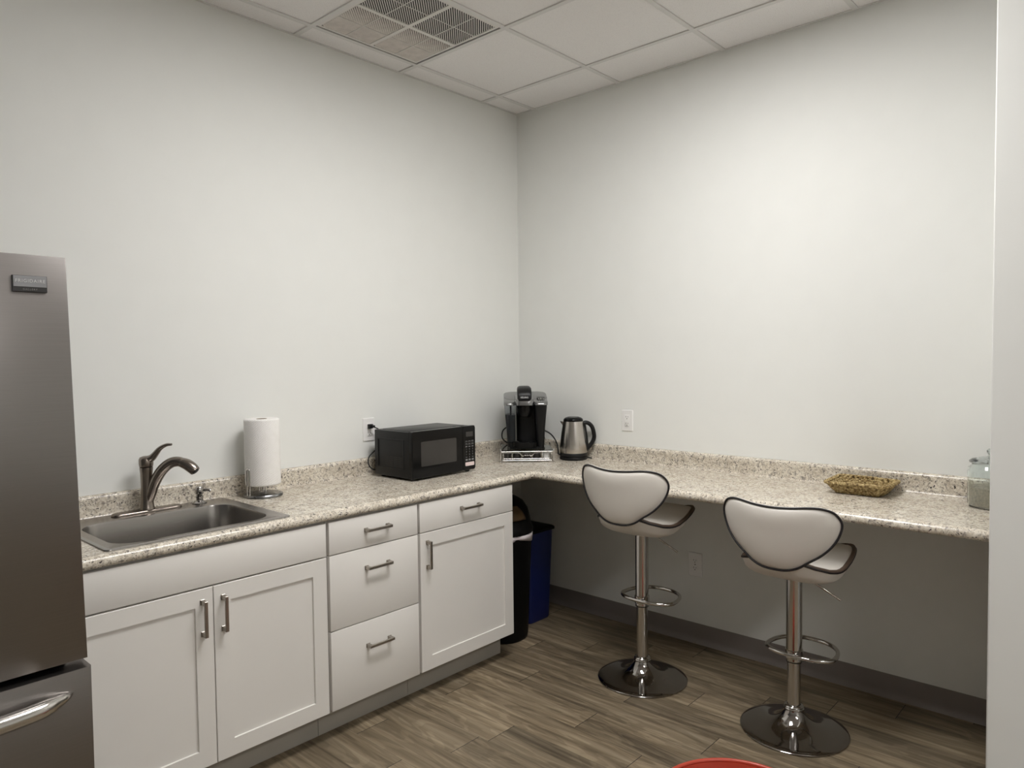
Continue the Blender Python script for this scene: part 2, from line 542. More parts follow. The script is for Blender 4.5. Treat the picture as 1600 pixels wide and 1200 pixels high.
# floor of 0.15 m planks running along the right wall, 0.91 m long
fm = MB(); cols = []; uvs = []
PW, PL = 0.1525, 0.9144
seam = {-1: -0.62, 0: -1.288, 1: -1.978, 2: -0.830, 3: -1.512, 4: -1.286, 5: -1.731, 6: -1.257, 7: -0.655, 8: -0.15, 9: -1.93, 10: -0.632, 11: -0.913}
rows = int((-XW)/PW)+2
for r_ in range(-1, rows):
    xa = -0.032-PW*(r_+1); xb = xa+PW
    xa2, xb2 = max(xa, XW), min(xb, 0)
    if xb2 <= xa2:
        continue
    s0 = seam.get(r_, -random.random()*PL)
    k0 = math.ceil((0-s0)/PL)
    k = k0
    while True:
        yb = s0+PL*k; ya = yb-PL
        if yb <= YS:
            break
        ya2, yb2 = max(ya, YS), min(yb, 0)
        if yb2 > ya2:
            fm.add([(xa2, ya2, 0), (xb2, ya2, 0), (xb2, yb2, 0), (xa2, yb2, 0)], [[0, 1, 2, 3]])
            c = (random.random(), random.random(), random.random(), 1)
            cols += [c]*4
            uvs += [((xa2-xa)*0.15/PW, ya2-ya), ((xb2-xa)*0.15/PW, ya2-ya), ((xb2-xa)*0.15/PW, yb2-ya), ((xa2-xa)*0.15/PW, yb2-ya)]
        k -= 1
ntop = len(fm.f)
fl = fm.build('floor', 'floor', fix=False, smooth=0)
ul = fl.data.uv_layers.new(name='UVMap')
ca = fl.data.color_attributes.new('plank', 'FLOAT_COLOR', 'CORNER')
ul = fl.data.uv_layers['UVMap']
for i, u_ in enumerate(uvs):
    ul.data[i].uv = u_
ca = fl.data.color_attributes['plank']
for i, c_ in enumerate(cols):
    ca.data[i].color = c_
struct(fl)

# ceiling: slab plus the suspended grid
VX0, VX1, VY0, VY1 = -CEIL_B-2*GRID, -CEIL_B-GRID, -CEIL_A-GRID, -CEIL_A
one('ceiling', (XW-0.12, YS-0.12, H), (0.12, 0.12, H+0.1), 'tile')
gm_ = MB()
GB = 0.012
i = 0
while True:
    x = -CEIL_B-GRID*i
    if x < XW: break
    gm_.box((x-GB, YS, H-0.006), (x+GB, -0.0135, H+0.001)); i += 1
j = 0
while True:
    y = -CEIL_A-GRID*j
    if y < YS: break
    gm_.box((XW, y-GB, H-0.0055), (-0.0135, y+GB, H+0.0008)); j += 1
gm_.box((XW, -0.013, H-0.0035), (-0.0005, -0.0005, H+0.0006)); gm_.box((-0.013, YRET, H-0.0035), (-0.0005, -0.0135, H+0.0006))
struct(gm_.build('trim_1', 'grid', smooth=0, fix=False))

# vinyl cove baseboards
def base_profile(name, path_fn, length0, length1):
    prof = [(0.0006, 0), (0.020, 0), (0.018, 0.004), (0.010, 0.012), (0.005, 0.022), (0.0035, 0.03), (0.0035, 0.098), (0.0025, 0.102), (0.0006, 0.102)]
    ra = [path_fn(d, length0, z) for d, z in prof]; rb = [path_fn(d, length1, z) for d, z in prof]
    return struct(MB().loft([ra, rb]).build(name, 'baseboard', smooth=50))
base_profile('baseboard_right', lambda d, t, z: (-d, t, z), YRET+0.001, -0.001)
base_profile('baseboard_left', lambda d, t, z: (t, -d, z), -0.764, -0.021)
base_profile('baseboard_return', lambda d, t, z: (t, YRET+d, z), XRET+0.001, -0.021)
base_profile('baseboard_front', lambda d, t, z: (XRET-d, t, z), YS+0.001, YRET-0.001)
base_profile('baseboard_rear', lambda d, t, z: (t, YS+d, z), XW+0.021, XRET-0.021)
base_profile('baseboard_side', lambda d, t, z: (XW+d, t, z), YS+0.001, -0.001)
base_profile('baseboard_corner', lambda d, t, z: (t, -d, z), XW+0.021, -3.70)

# ------------------------------------------------------------------ ceiling lights, the rear one added as fill
for (x, y) in LIGHT_CELLS:
    t = thing('ceiling_light', 'long white ceiling light panel set into the tile grid, out of view overhead, the rear one added as fill light', 'ceiling light', (x, y, H), 0, 'ceiling light panels')
    s = GRID/2-0.013; q = GRID-0.013
    f = MB()
    for a, b in (((-q, -s), (q, -s+0.02)), ((-q, s-0.02), (q, s)), ((-q, -s+0.02), (-q+0.02, s-0.02)), ((q-0.02, -s+0.02), (q, s-0.02))):
        f.box((*a, -0.010), (*b, -0.0005))
    f.build('frame', 'white', t)
    MB().box((-q+0.02, -s+0.02, -0.0075), (q-0.02, s-0.02, -0.001)).build('diffuser', 'panel', t)

# ------------------------------------------------------------------ ceiling vent (return air grille)
def build_vent():
    cx, cy = (VX0+VX1)/2, (VY0+VY1)/2
    t = thing('ceiling_vent', 'square white ceiling air grille with slatted quarters, beige towards the wall', 'vent', (cx, cy, H))
    h = GRID/2-0.0125
    f = MB()
    bw = 0.013
    z0, z1 = -0.0045, -0.0008
    hh = h-0.005
    ox, oy = -0.004, -0.004        # the panel sits off-centre in its opening, leaving a dark gap
    f.box((ox-hh, oy-hh, z0), (ox+hh, oy-hh+bw, z1)); f.box((ox-hh, oy+hh-bw, z0), (ox+hh, oy+hh, z1))
    f.box((ox-hh, oy-hh+bw, z0), (ox-hh+bw, oy+hh-bw, z1)); f.box((ox+hh-bw, oy-hh+bw, z0), (ox+hh, oy+hh-bw, z1))
    f.box((ox-0.010, oy-hh+bw, z0-0.001), (ox+0.010, oy+hh-bw, z1)); f.box((ox-hh+bw, oy-0.010, z0-0.001), (ox-0.010, oy+0.010, z1)); f.box((ox+0.010, oy-0.010, z0-0.001), (ox+hh-bw, oy+0.010, z1))
    f.build('frame', 'vent', t)
    MB().box((-h, -h, -0.0007), (h, h, -0.0002)).build('duct_shade', 'dark', t)  # near-black sheet standing in for the shade inside the duct
    q0, q1 = 0.010, hh-bw
    for sx in (-1, 1):
        for sy in (-1, 1):
            m_ = MB()
            x0, x1 = (ox+q0, ox+q1) if sx > 0 else (ox-q1, ox-q0)
            y0, y1 = (oy+q0, oy+q1) if sy > 0 else (oy-q1, oy-q0)
            S = q1-q0
            pitch = 0.0134
            n = int(2*S/pitch)
            nrm = Vector((-1, 1, 0)).normalized()
            for k in range(1, n):
                c = -S+k*pitch     # line y-y0 = (x-x0)+c, running along the diagonal
                xa = max(0, -c); xb = min(S, S-c)
                if xb-xa < 0.004: continue
                # louvres are shut towards the wall side and open elsewhere
                def ring(p):
                    wd = 0.0044
                    if sy > 0:
                        wd = 0.0062+0.0036*min(1, max(0, (p.y-y0)/(0.55*S)))
                    zl = -0.0044
                    return [p-nrm*wd/2+Vector((0, 0, zl)), p+nrm*wd/2+Vector((0, 0, zl+0.0008)), p+nrm*wd/2+Vector((0, 0, zl+0.0016)), p-nrm*wd/2+Vector((0, 0, zl+0.0008))]
                K = 4
                m_.loft([ring(Vector((x0+xa+(xb-xa)*q/K, y0+xa+c+(xb-xa)*q/K, 0))) for q in range(K+1)])
            xm, ym = (x0+x1)/2, (y0+y1)/2
            m_.box((xm-0.0016, y0, -0.0060), (xm+0.0016, y1, -0.0042), 1); m_.box((x0, ym-0.0016, -0.0059), (x1, ym+0.0016, -0.0043), 1)
            g = m_.build('grille_panel', ['tan' if sy > 0 else 'vent', 'vent'], t, smooth=0, fix=False)  # wall-side quarters get a beige slat colour, the others plain enamel
            if sy > 0:
                g['label'] = 'beige grille quarter'
build_vent()

# ------------------------------------------------------------------ countertop
ZC = 0.908; ZU = 0.876
DL, DR = 0.636, 0.6136
XL, YR = -2.735, YRET+0.002
SX0, SX1, SY0, SY1 = -2.572, -1.960, -0.545, -0.065     # cut-out for the sink
EDGE = [(0.060, ZC), (0.044, ZC+0.0006), (0.034, ZC+0.003), (0.026, ZC+0.0048), (0.019, ZC+0.0045), (0.012, ZC+0.0022), (0.006, ZC-0.002), (0.002, ZC-0.008), (0.0, ZC-0.014), (0.0, ZC-0.020), (0.002, ZC-0.026), (0.007, ZC-0.031), (0.012, ZU)]
cm = MB()
ringsL = [(XL, -(DL-e), z) for e, z in EDGE]
rings0 = [(SX0, -(DL-e), z) for e, z in EDGE]
rings1 = [(SX1, -(DL-e), z) for e, z in EDGE]
ringsC = [(-(DR-e), -(DL-e), z) for e, z in EDGE]
ringsR = [(-(DR-e), YR, z) for e, z in EDGE]
cm.loft([ringsL, rings0, rings1, ringsC, ringsR], cap=False, closed=False)
e0 = 0.060; e1 = 0.012
ys = -0.0006; xr = -0.0006
def quadz(x0, y0, x1, y1, z):
    cm.add([(x0, y0, z), (x1, y0, z), (x1, y1, z), (x0, y1, z)], [[0, 1, 2, 3]])
for z, e in ((ZC, e0), (ZU, e1)):
    xc, yc = -(DR-e), -(DL-e)
    xs_ = [XL, SX0, SX1, xc, xr]; ys_ = [yc, SY0, SY1, ys]
    for i in range(4):
        for j in range(3):
            if i == 1 and j == 1: continue
            quadz(xs_[i], ys_[j], xs_[i+1], ys_[j+1], z)
    quadz(xc, YR, xr, yc, z)
for (xa, ya, xb, yb) in ((SX0, SY0, SX1, SY0), (SX1, SY0, SX1, SY1), (SX1, SY1, SX0, SY1), (SX0, SY1, SX0, SY0)):
    cm.add([(xa, ya, ZU), (xb, yb, ZU), (xb, yb, ZC), (xa, ya, ZC)], [[0, 1, 2, 3]])
# ends and the edges against the walls
cm.add([(XL, y, ZU) for y in (SY0, SY1, ys)]+[(XL, y, ZC) for y in (ys, SY1, SY0)]+ringsL, [list(range(6+len(EDGE)))])
cm.add([(xr, YR, ZU), (xr, YR, ZC)]+ringsR, [list(range(2+len(EDGE)))])
xt = [XL, SX0, SX1, -(DR-e0), xr]; xb_ = [XL, SX0, SX1, -(DR-e1), xr]
for i in range(4):
    cm.add([(xb_[i], ys, ZU), (xb_[i+1], ys, ZU), (xt[i+1], ys, ZC), (xt[i], ys, ZC)], [[0, 1, 2, 3]])
yt = [YR, -(DL-e0), SY0, SY1, ys]; yb_ = [YR, -(DL-e1), SY0, SY1, ys]
for i in range(4):
    cm.add([(xr, yb_[i], ZU), (xr, yb_[i+1], ZU), (xr, yt[i+1], ZC), (xr, yt[i], ZC)], [[0, 1, 2, 3]])
ct = cm.build('countertop', 'granite', smooth=40)
tag(ct, 'L-shaped speckled granite-look countertop running along both walls', 'countertop')
BS = [(0.034, ZC+0.0003), (0.029, ZC+0.001), (0.0255, ZC+0.004), (0.0235, ZC+0.010), (0.0225, ZC+0.018), (0.0225, 0.958), (0.0235, 0.966), (0.0245, 0.974), (0.024, 0.982), (0.021, 0.9885), (0.016, 0.992), (0.010, 0.993), (0.0006, 0.993), (0.0006, ZC+0.0003)]
bs = MB()
bs.loft([[(XL, -d, z) for d, z in BS], [(-d, -d, z) for d, z in BS], [(-d, YR, z) for d, z in BS]])
bs.build('backsplash', 'granite', ct, smooth=50)

# ------------------------------------------------------------------ cabinets
FY = -0.6246      # face of the fronts
TH = 0.019
def pull(parent, cx, cz, vertical):
    L = 0.122; s = 0.0112; out = 0.030
    m_ = MB()
    def bx(u0, u1, d0, d1, t):
        if vertical:
            m_.box((cx-t/2, FY-d1, cz+u0), (cx+t/2, FY-d0, cz+u1), bev=0.001, seg=1)
        else:
            m_.box((cx+u0, FY-d1, cz-t/2), (cx+u1, FY-d0, cz+t/2), bev=0.001, seg=1)
    bx(-L/2, L/2, out-0.008, out, s)
    for a in (-1, 1):
        u = a*(L/2-0.007)
        bx(u-0.007, u+0.007, -0.0002, out-0.004, s)
        bx(u-0.009, u+0.009, -0.0002, 0.004, s+0.005)
    return m_.build('handle', 'nickel', parent, smooth=30)
def slab_front(name, parent, x0, x1, z0, z1):
    m_ = MB().box((x0, FY, z0), (x1, FY+TH, z1), bev=0.0015, seg=2)
    return m_.build(name, 'cab', parent, smooth=30)
def shaker(name, parent, x0, x1, z0, z1, rail=0.060):
    m_ = MB()
    iy = FY+0.0065
    ox = [(x0, z0), (x1, z0), (x1, z1), (x0, z1)]
    ix = [(x0+rail, z0+rail), (x1-rail, z0+rail), (x1-rail, z1-rail), (x0+rail, z1-rail)]
    c = 0.0012
    ib = [(x0+rail+c, z0+rail+c), (x1-rail-c, z0+rail+c), (x1-rail-c, z1-rail-c), (x0+rail+c, z1-rail-c)]
    oc = [(x0+c, z0+c), (x1-c, z0+c), (x1-c, z1-c), (x0+c, z1-c)]
    vs = [(x, FY+c, z) for x, z in ox]+[(x, FY, z) for x, z in oc]+[(x, FY, z) for x, z in ix]+[(x, iy, z) for x, z in ib]+[(x, FY+TH, z) for x, z in ox]
    fs = []
    for k in range(4):
        n = (k+1) % 4
        fs += [[k, n, 4+n, 4+k], [4+k, 4+n, 8+n, 8+k], [8+k, 8+n, 12+n, 12+k], [16+k, 16+n, n, k]]
    fs += [[12, 13, 14, 15], [19, 18, 17, 16]]
    m_.add(vs, fs)
    return m_.build(name, 'cab', parent, smooth=20)
def carcass(t, x0, x1, hollow=False):
    m_ = MB()
    yb = -0.004; yf = FY+TH+0.0005
    p = 0.018
    m_.box((x0, yf, 0.115), (x0+p, yb, ZU-0.0005)); m_.box((x1-p, yf, 0.115), (x1, yb, ZU-0.0005))
    m_.box((x0+p, yf, 0.115), (x1-p, yb, 0.133)); m_.box((x0+p, yb-0.006, 0.133), (x1-p, yb, ZU-0.0005))
    # face frame
    m_.box((x0+p, yf, 0.84), (x1-p, yf+0.019, ZU-0.0005)); m_.box((x0+p, yf, 0.133), (x0+0.04, yf+0.019, 0.84)); m_.box((x1-0.04, yf, 0.133), (x1-p, yf+0.019, 0.84))
    m_.box((x0+0.04, yf, 0.715), (x1-0.04, yf+0.019, 0.755))
    m_.build('carcass', 'carcass', t, smooth=0)
    MB().box((x0+0.0006, -0.5306, 0.0003), (x1-0.0006, -0.512, 0.1147)).build('toe_kick', 'toekick', t, smooth=0)
GAPT, SEAM = 0.866, 0.7365
# sink base
t = thing('sink_base_cabinet', 'white two-door base cabinet under the sink, next to the fridge', 'cabinet', (0, 0, 0))
carcass(t, -2.734, -1.8215)
slab_front('false_front', t, -2.729, -1.8275, SEAM+0.003, GAPT)
d = shaker('door', t, -2.729, -2.2735, 0.125, SEAM-0.003); pull(d, -2.3095, 0.635, True)
d = shaker('door', t, -2.2705, -1.8275, 0.125, SEAM-0.003); pull(d, -2.2385, 0.635, True)
# drawer unit
t = thing('drawer_cabinet', 'white base cabinet with three stacked flat drawers, middle of the run', 'cabinet', (0, 0, 0))
carcass(t, -1.8205, -1.366)
for (z0, z1, hz) in ((SEAM+0.002, GAPT, 0.808), (0.4405, SEAM-0.002, 0.655), (0.125, 0.4365, 0.337)):
    d = slab_front('drawer', t, -1.8145, -1.3725, z0, z1); pull(d, -1.588, hz, False)
# end unit
t = thing('door_and_drawer_cabinet', 'white base cabinet with one drawer over one panelled door, beside the bins', 'cabinet', (0, 0, 0))
carcass(t, -1.365, -0.764)
d = slab_front('drawer', t, -1.3590, -0.764, SEAM+0.002, GAPT); pull(d, -1.058, 0.809, False)
d = shaker('door', t, -1.3590, -0.764, 0.125, SEAM-0.002); pull(d, -1.319, 0.638, True)

# ------------------------------------------------------------------ sink
def build_sink():
    t = thing('kitchen_sink', 'stainless steel single-bowl sink dropped into the speckled counter', 'sink', (-2.266, -0.310, ZC))
    W, D = 0.640, 0.545
    z = 0.0
    m_ = MB()
    n = 8
    ox, oy = 0.0, -0.033
    bw, bd = 0.545, 0.385
    rr = lambda w_, d_, r_, z_, cy=0: [Vector((a, b, z_)) for a, b in rrect(w_, d_, r_, n, 0, cy)]
    rings = [rr(W, D, 0.018, 0.0008), rr(W-0.002, D-0.002, 0.018, 0.0045), rr(W-0.012, D-0.012, 0.016, 0.0065), rr(W-0.030, D-0.030, 0.014, 0.0058), rr(W-0.040, D-0.040, 0.012, 0.0040),
             rr(bw+0.016, bd+0.016, 0.085, 0.0040, oy), rr(bw+0.004, bd+0.004, 0.080, 0.0025, oy), rr(bw, bd, 0.078, -0.004, oy), rr(bw-0.014, bd-0.014, 0.075, -0.12, oy), rr(bw-0.024, bd-0.024, 0.072, -0.165, oy), rr(bw-0.060, bd-0.060, 0.06, -0.182, oy), rr(0.10, 0.10, 0.049, -0.187, oy), rr(0.084, 0.084, 0.041, -0.192, oy)]
    m_.loft(rings, cap=False)
    o = m_.build('basin', 'sink', t, smooth=40)
    dr = MB().lathe([(0.0, -0.0005), (0.012, -0.0005), (0.034, 0.001), (0.040, 0.004), (0.042, 0.003), (0.043, -0.004), (0, -0.004)], 28)
    dr.build('drain', 'chrome', t, loc=(0, oy, -0.1895))
    return t
build_sink()

# ------------------------------------------------------------------ faucet
def build_faucet():
    zc = ZC+0.0045
    t = thing('kitchen_faucet', 'dark brushed-metal faucet with curved spout behind the sink', 'faucet', (-2.270, -0.082, zc), R(-90+38+0))
    # local +X = direction of the spout (rotated so that it points out and to the right)
    inv = Matrix.Rotation(R(90-38), 4, 'Z')
    m_ = MB()
    pts = rrect(0.260, 0.052, 0.0258, 8)
    pr = lambda s, z: [Vector((x*s+0*y, y*(s if s > 0.99 else (1-(1-s)*4)), z)) for x, y in pts]
    m_.loft([pr(1, 0.0002), pr(1, 0.004), pr(0.985, 0.0085), pr(0.95, 0.0105)], xf=inv)
    m_.build('base_plate', 'faucet', t, smooth=50)
    b = MB().lathe([(0, 0.0085), (0.0275, 0.0085), (0.0275, 0.014), (0.0245, 0.02), (0.0220, 0.05), (0.0212, 0.10), (0.0222, 0.150), (0.0240, 0.166), (0.0240, 0.173), (0.020, 0.176), (0, 0.176)], 32)
    b.build('body', 'faucet', t, smooth=50)
    sp = catmull([(0.0, 0, 0.030), (0.016, 0, 0.070), (0.034, 0, 0.116), (0.062, 0, 0.160), (0.096, 0, 0.188), (0.128, 0, 0.195), (0.152, 0, 0.188)], 6)
    rad = [0.0175+0.0030*math.sin(PI*min(1, i/len(sp))) for i in range(len(sp))]
    MB().tube(sp, rad, 16).build('spout', 'faucet', t, smooth=60)
    hd = catmull([(0.142, 0, 0.1920), (0.164, 0, 0.184), (0.184, 0, 0.170), (0.197, 0, 0.157)], 5)
    n = len(hd)
    s = MB().tube(hd, [0.0185+0.003*math.sin(PI*i/(n-1)) for i in range(n)], 16)
    s = s.build('spray_head', 'faucet', t, smooth=60)
    dv = (hd[-1]-hd[-2]).normalized()
    MB().tube([hd[-1]+dv*0.0002, hd[-1]+dv*0.003], 0.0125, 16).build('nozzle', 'rubber', s)
    hb = MB().lathe([(0, 0.1765), (0.0245, 0.1765), (0.0260, 0.186), (0.0260, 0.204), (0.022, 0.212), (0.012, 0.216), (0, 0.217)], 32)
    lv = catmull([(0.002, 0, 0.200), (0.022, 0, 0.208), (0.038, 0, 0.224), (0.058, 0, 0.246), (0.083, 0, 0.259), (0.104, 0, 0.261)], 6)
    k = len(lv)
    hb.tube(lv, [0.0165*(1-i/(k-1))**1.2+0.0062 for i in range(k)], 12, sq=(1.0, 0.75))
    hb.build('lever_handle', 'faucet', t, smooth=55)
build_faucet()
def build_soap():
    t = thing('soap_dispenser', 'small dark metal soap pump beside the faucet', 'soap dispenser', (-2.066, -0.080, ZC+0.0045))
    t.scale = (1.2, 1.2, 1.2)
    MB().lathe([(0, 0.0002), (0.0235, 0.0002), (0.0235, 0.003), (0.019, 0.007), (0.012, 0.010), (0.0105, 0.018), (0.0125, 0.021), (0.0125, 0.026), (0.009, 0.029), (0.009, 0.032), (0, 0.032)], 28).build('collar', 'dchrome', t, smooth=45)
    h = MB().lathe([(0, 0.0322), (0.0130, 0.0322), (0.0145, 0.040), (0.0140, 0.050), (0.010, 0.056), (0, 0.058)], 24)
    h.tube(catmull([(0.006, -0.004, 0.044), (0.02, -0.014, 0.045), (0.03, -0.021, 0.041)], 4), [0.006]*4+[0.0055]*4+[0.005], 10)
    h.build('pump_head', 'dchrome', t, smooth=45)
build_soap()

# ------------------------------------------------------------------ paper towel
TX, TY = -1.805, -0.118
def build_towel():
    t = thing('paper_towel_holder', 'steel paper towel stand with round base and side arm', 'paper towel holder', (TX, TY, ZC))
    b = MB().lathe([(0, 0.0002), (0.078, 0.0002), (0.0815, 0.003), (0.0815, 0.008), (0.078, 0.0125), (0.066, 0.0148), (0.02, 0.017), (0, 0.017)], 48)
    b.build('base', 'hub', t, smooth=40)
    p = MB().lathe([(0, 0.017), (0.0055, 0.017), (0.0055, 0.322), (0.003, 0.325), (0, 0.325)], 16)
    p.lathe([(0.0, 0.0172), (0.016, 0.0172), (0.014, 0.0215), (0, 0.0215)], 20)
    for a in (40, 160, 280):
        p.lathe([(0, 0.018), (0.0025, 0.018), (0.0025, 0.0498), (0, 0.0498)], 8, center=(0.016*math.cos(R(a)), 0.016*math.sin(R(a)), 0))
    p.build('pole', 'chrome', t, smooth=40)
    ang = R(193)
    cx, cy = 0.0795*math.cos(ang), 0.0795*math.sin(ang)
    tx, ty = -math.sin(ang), math.cos(ang)
    pts = [(cx-tx*0.008, cy-ty*0.008, 0.0125), (cx-tx*0.009, cy-ty*0.009, 0.05), (cx-tx*0.009, cy-ty*0.009, 0.118)]
    for k in range(1, 8):
        a = PI*k/8
        pts.append((cx-tx*0.009*math.cos(a), cy-ty*0.009*math.cos(a), 0.118+0.009*math.sin(a)))
    pts += [(cx+tx*0.009, cy+ty*0.009, 0.118), (cx+tx*0.009, cy+ty*0.009, 0.05), (cx+tx*0.008, cy+ty*0.008, 0.0125)]
    MB().tube(pts, 0.0032, 10).build('tension_arm', 'chrome', t, smooth=60)
    r0, r1, z0, z1 = 0.022, 0.0735, 0.050, 0.335
    n = 72
    m_ = MB()
    prof = [(r0, z0+0.002), (r1-0.006, z0), (r1-0.001, z0+0.003), (r1, z0+0.008), (r1+0.0005, (z0+z1)/2), (r1, z1-0.008), (r1-0.001, z1-0.003), (r1-0.006, z1), (r0, z1-0.002), (r0, z0+0.002)]
    m_.lathe(prof, n)
    # loose last sheet
    sheet = []
    for a, dr in ((195, 0.0008), (205, 0.0012), (215, 0.0016), (225, 0.002), (235, 0.003)):
        sheet.append([((r1+dr)*math.cos(R(a)), (r1+dr)*math.sin(R(a)), z0+0.002), ((r1+dr)*math.cos(R(a)), (r1+dr)*math.sin(R(a)), z1-0.003)])
    o = m_.build('paper_towel_roll', 'tissue', None, loc=(TX, TY, ZC), smooth=50)
    ul = o.data.uv_layers.new(name='UVMap')
    for p in o.data.polygons:
        cen = p.center; a0 = math.atan2(cen.y, cen.x)
        for li in p.loop_indices:
            co = o.data.vertices[o.data.loops[li].vertex_index].co
            a = math.atan2(co.y, co.x)
            if a-a0 > PI: a -= 2*PI
            if a-a0 < -PI: a += 2*PI
            ul.data[li].uv = (a*0.0735, co.z)
    tag(o, 'tall white embossed paper towel roll on its steel stand', 'paper towels')
    MB().lathe([(0.0205, z0+0.001), (0.0215, z0+0.001), (0.0215, z1-0.001), (0.0205, z1-0.001), (0.0205, z0+0.001)], 28).build('cardboard_core', simple('cardboard', (0.40, 0.33, 0.26), 0.9), o)
build_towel()

# ------------------------------------------------------------------ outlets
def outlet(label, loc, rz, style, w_=0.071, h_=0.117):
    t = thing('wall_outlet', label, 'outlet', loc, rz)      # local: plate faces -Y
    m_ = MB()
    r1 = [(x, 0.0, z) for x, z in rrect(w_, h_, 0.004, 3)]
    r2 = [(x, -0.003, z) for x, z in rrect(w_, h_, 0.004, 3)]
    r3 = [(x, -0.0055, z) for x, z in rrect(w_-0.006, h_-0.006, 0.003, 3)]
    m_.loft([r1, r2, r3])
    m_.build('cover_plate', 'plate', t, smooth=30)
    zs = (0.017, -0.019) if style == 'decora' else (0.0195, -0.0195)
    if style == 'decora':
        groups = [zs]
    else:
        groups = [(zs[0],), (zs[1],)]
    pz = -0.0076
    rot = Matrix.Rotation(PI/2, 4, 'X')
    for g_ in groups:
        f = MB()
        if style == 'decora':
            f.box((-0.0165, -0.0075, -0.0335), (0.0165, -0.0056, 0.0335), 0, bev=0.0008)
        else:
            f.prism([(0.0165*math.cos(a), max(-0.0135, min(0.0135, 0.0165*math.sin(a)))) for a in [2*PI*k/28 for k in range(28)]], 0.0056, 0.0075, 0, Matrix.Translation((0, 0, g_[0])) @ rot)
        f = f.build('receptacle', 'plate', t, smooth=30)
        s = MB()
        for zc in g_:
            for x, hh in ((-0.0064, 0.008), (0.0064, 0.0065)):
                s.box((x-0.0011, pz-0.0002, zc+0.004-hh/2), (x+0.0011, pz+0.0001, zc+0.004+hh/2))
            s.prism([(0.0026*math.cos(a), 0.0026*math.sin(a)) for a in [2*PI*k/12 for k in range(12)]], -pz-0.0001, -pz+0.0002, 0, Matrix.Translation((0, 0, zc-0.0065)) @ rot)
        if style == 'decora':
            s.box((-0.010, pz-0.0002, -0.0325), (0.010, pz+0.0001, -0.0315))
        s.build('slots', 'slot', f, smooth=0)
    if style != 'decora':
        MB().lathe([(0, 0), (0.003, 0), (0.002, 0.0008), (0, 0.001)], 12, 0, Matrix.Translation((0, -0.0056, 0)) @ rot).build('plate_screw', 'silver', t)
    return t
outlet('white wall outlet behind the microwave with a black plug in it', (-1.160, -0.0004, 1.134), 0, 'decora')
outlet('white wall outlet above the long counter, right of the kettle', (-0.0004, -0.797, 1.135), -PI/2, 'decora')
outlet('white wall outlet low on the wall under the counter', (-0.0004, -1.208, 0.409), -PI/2, 'duplex', 0.076, 0.125)

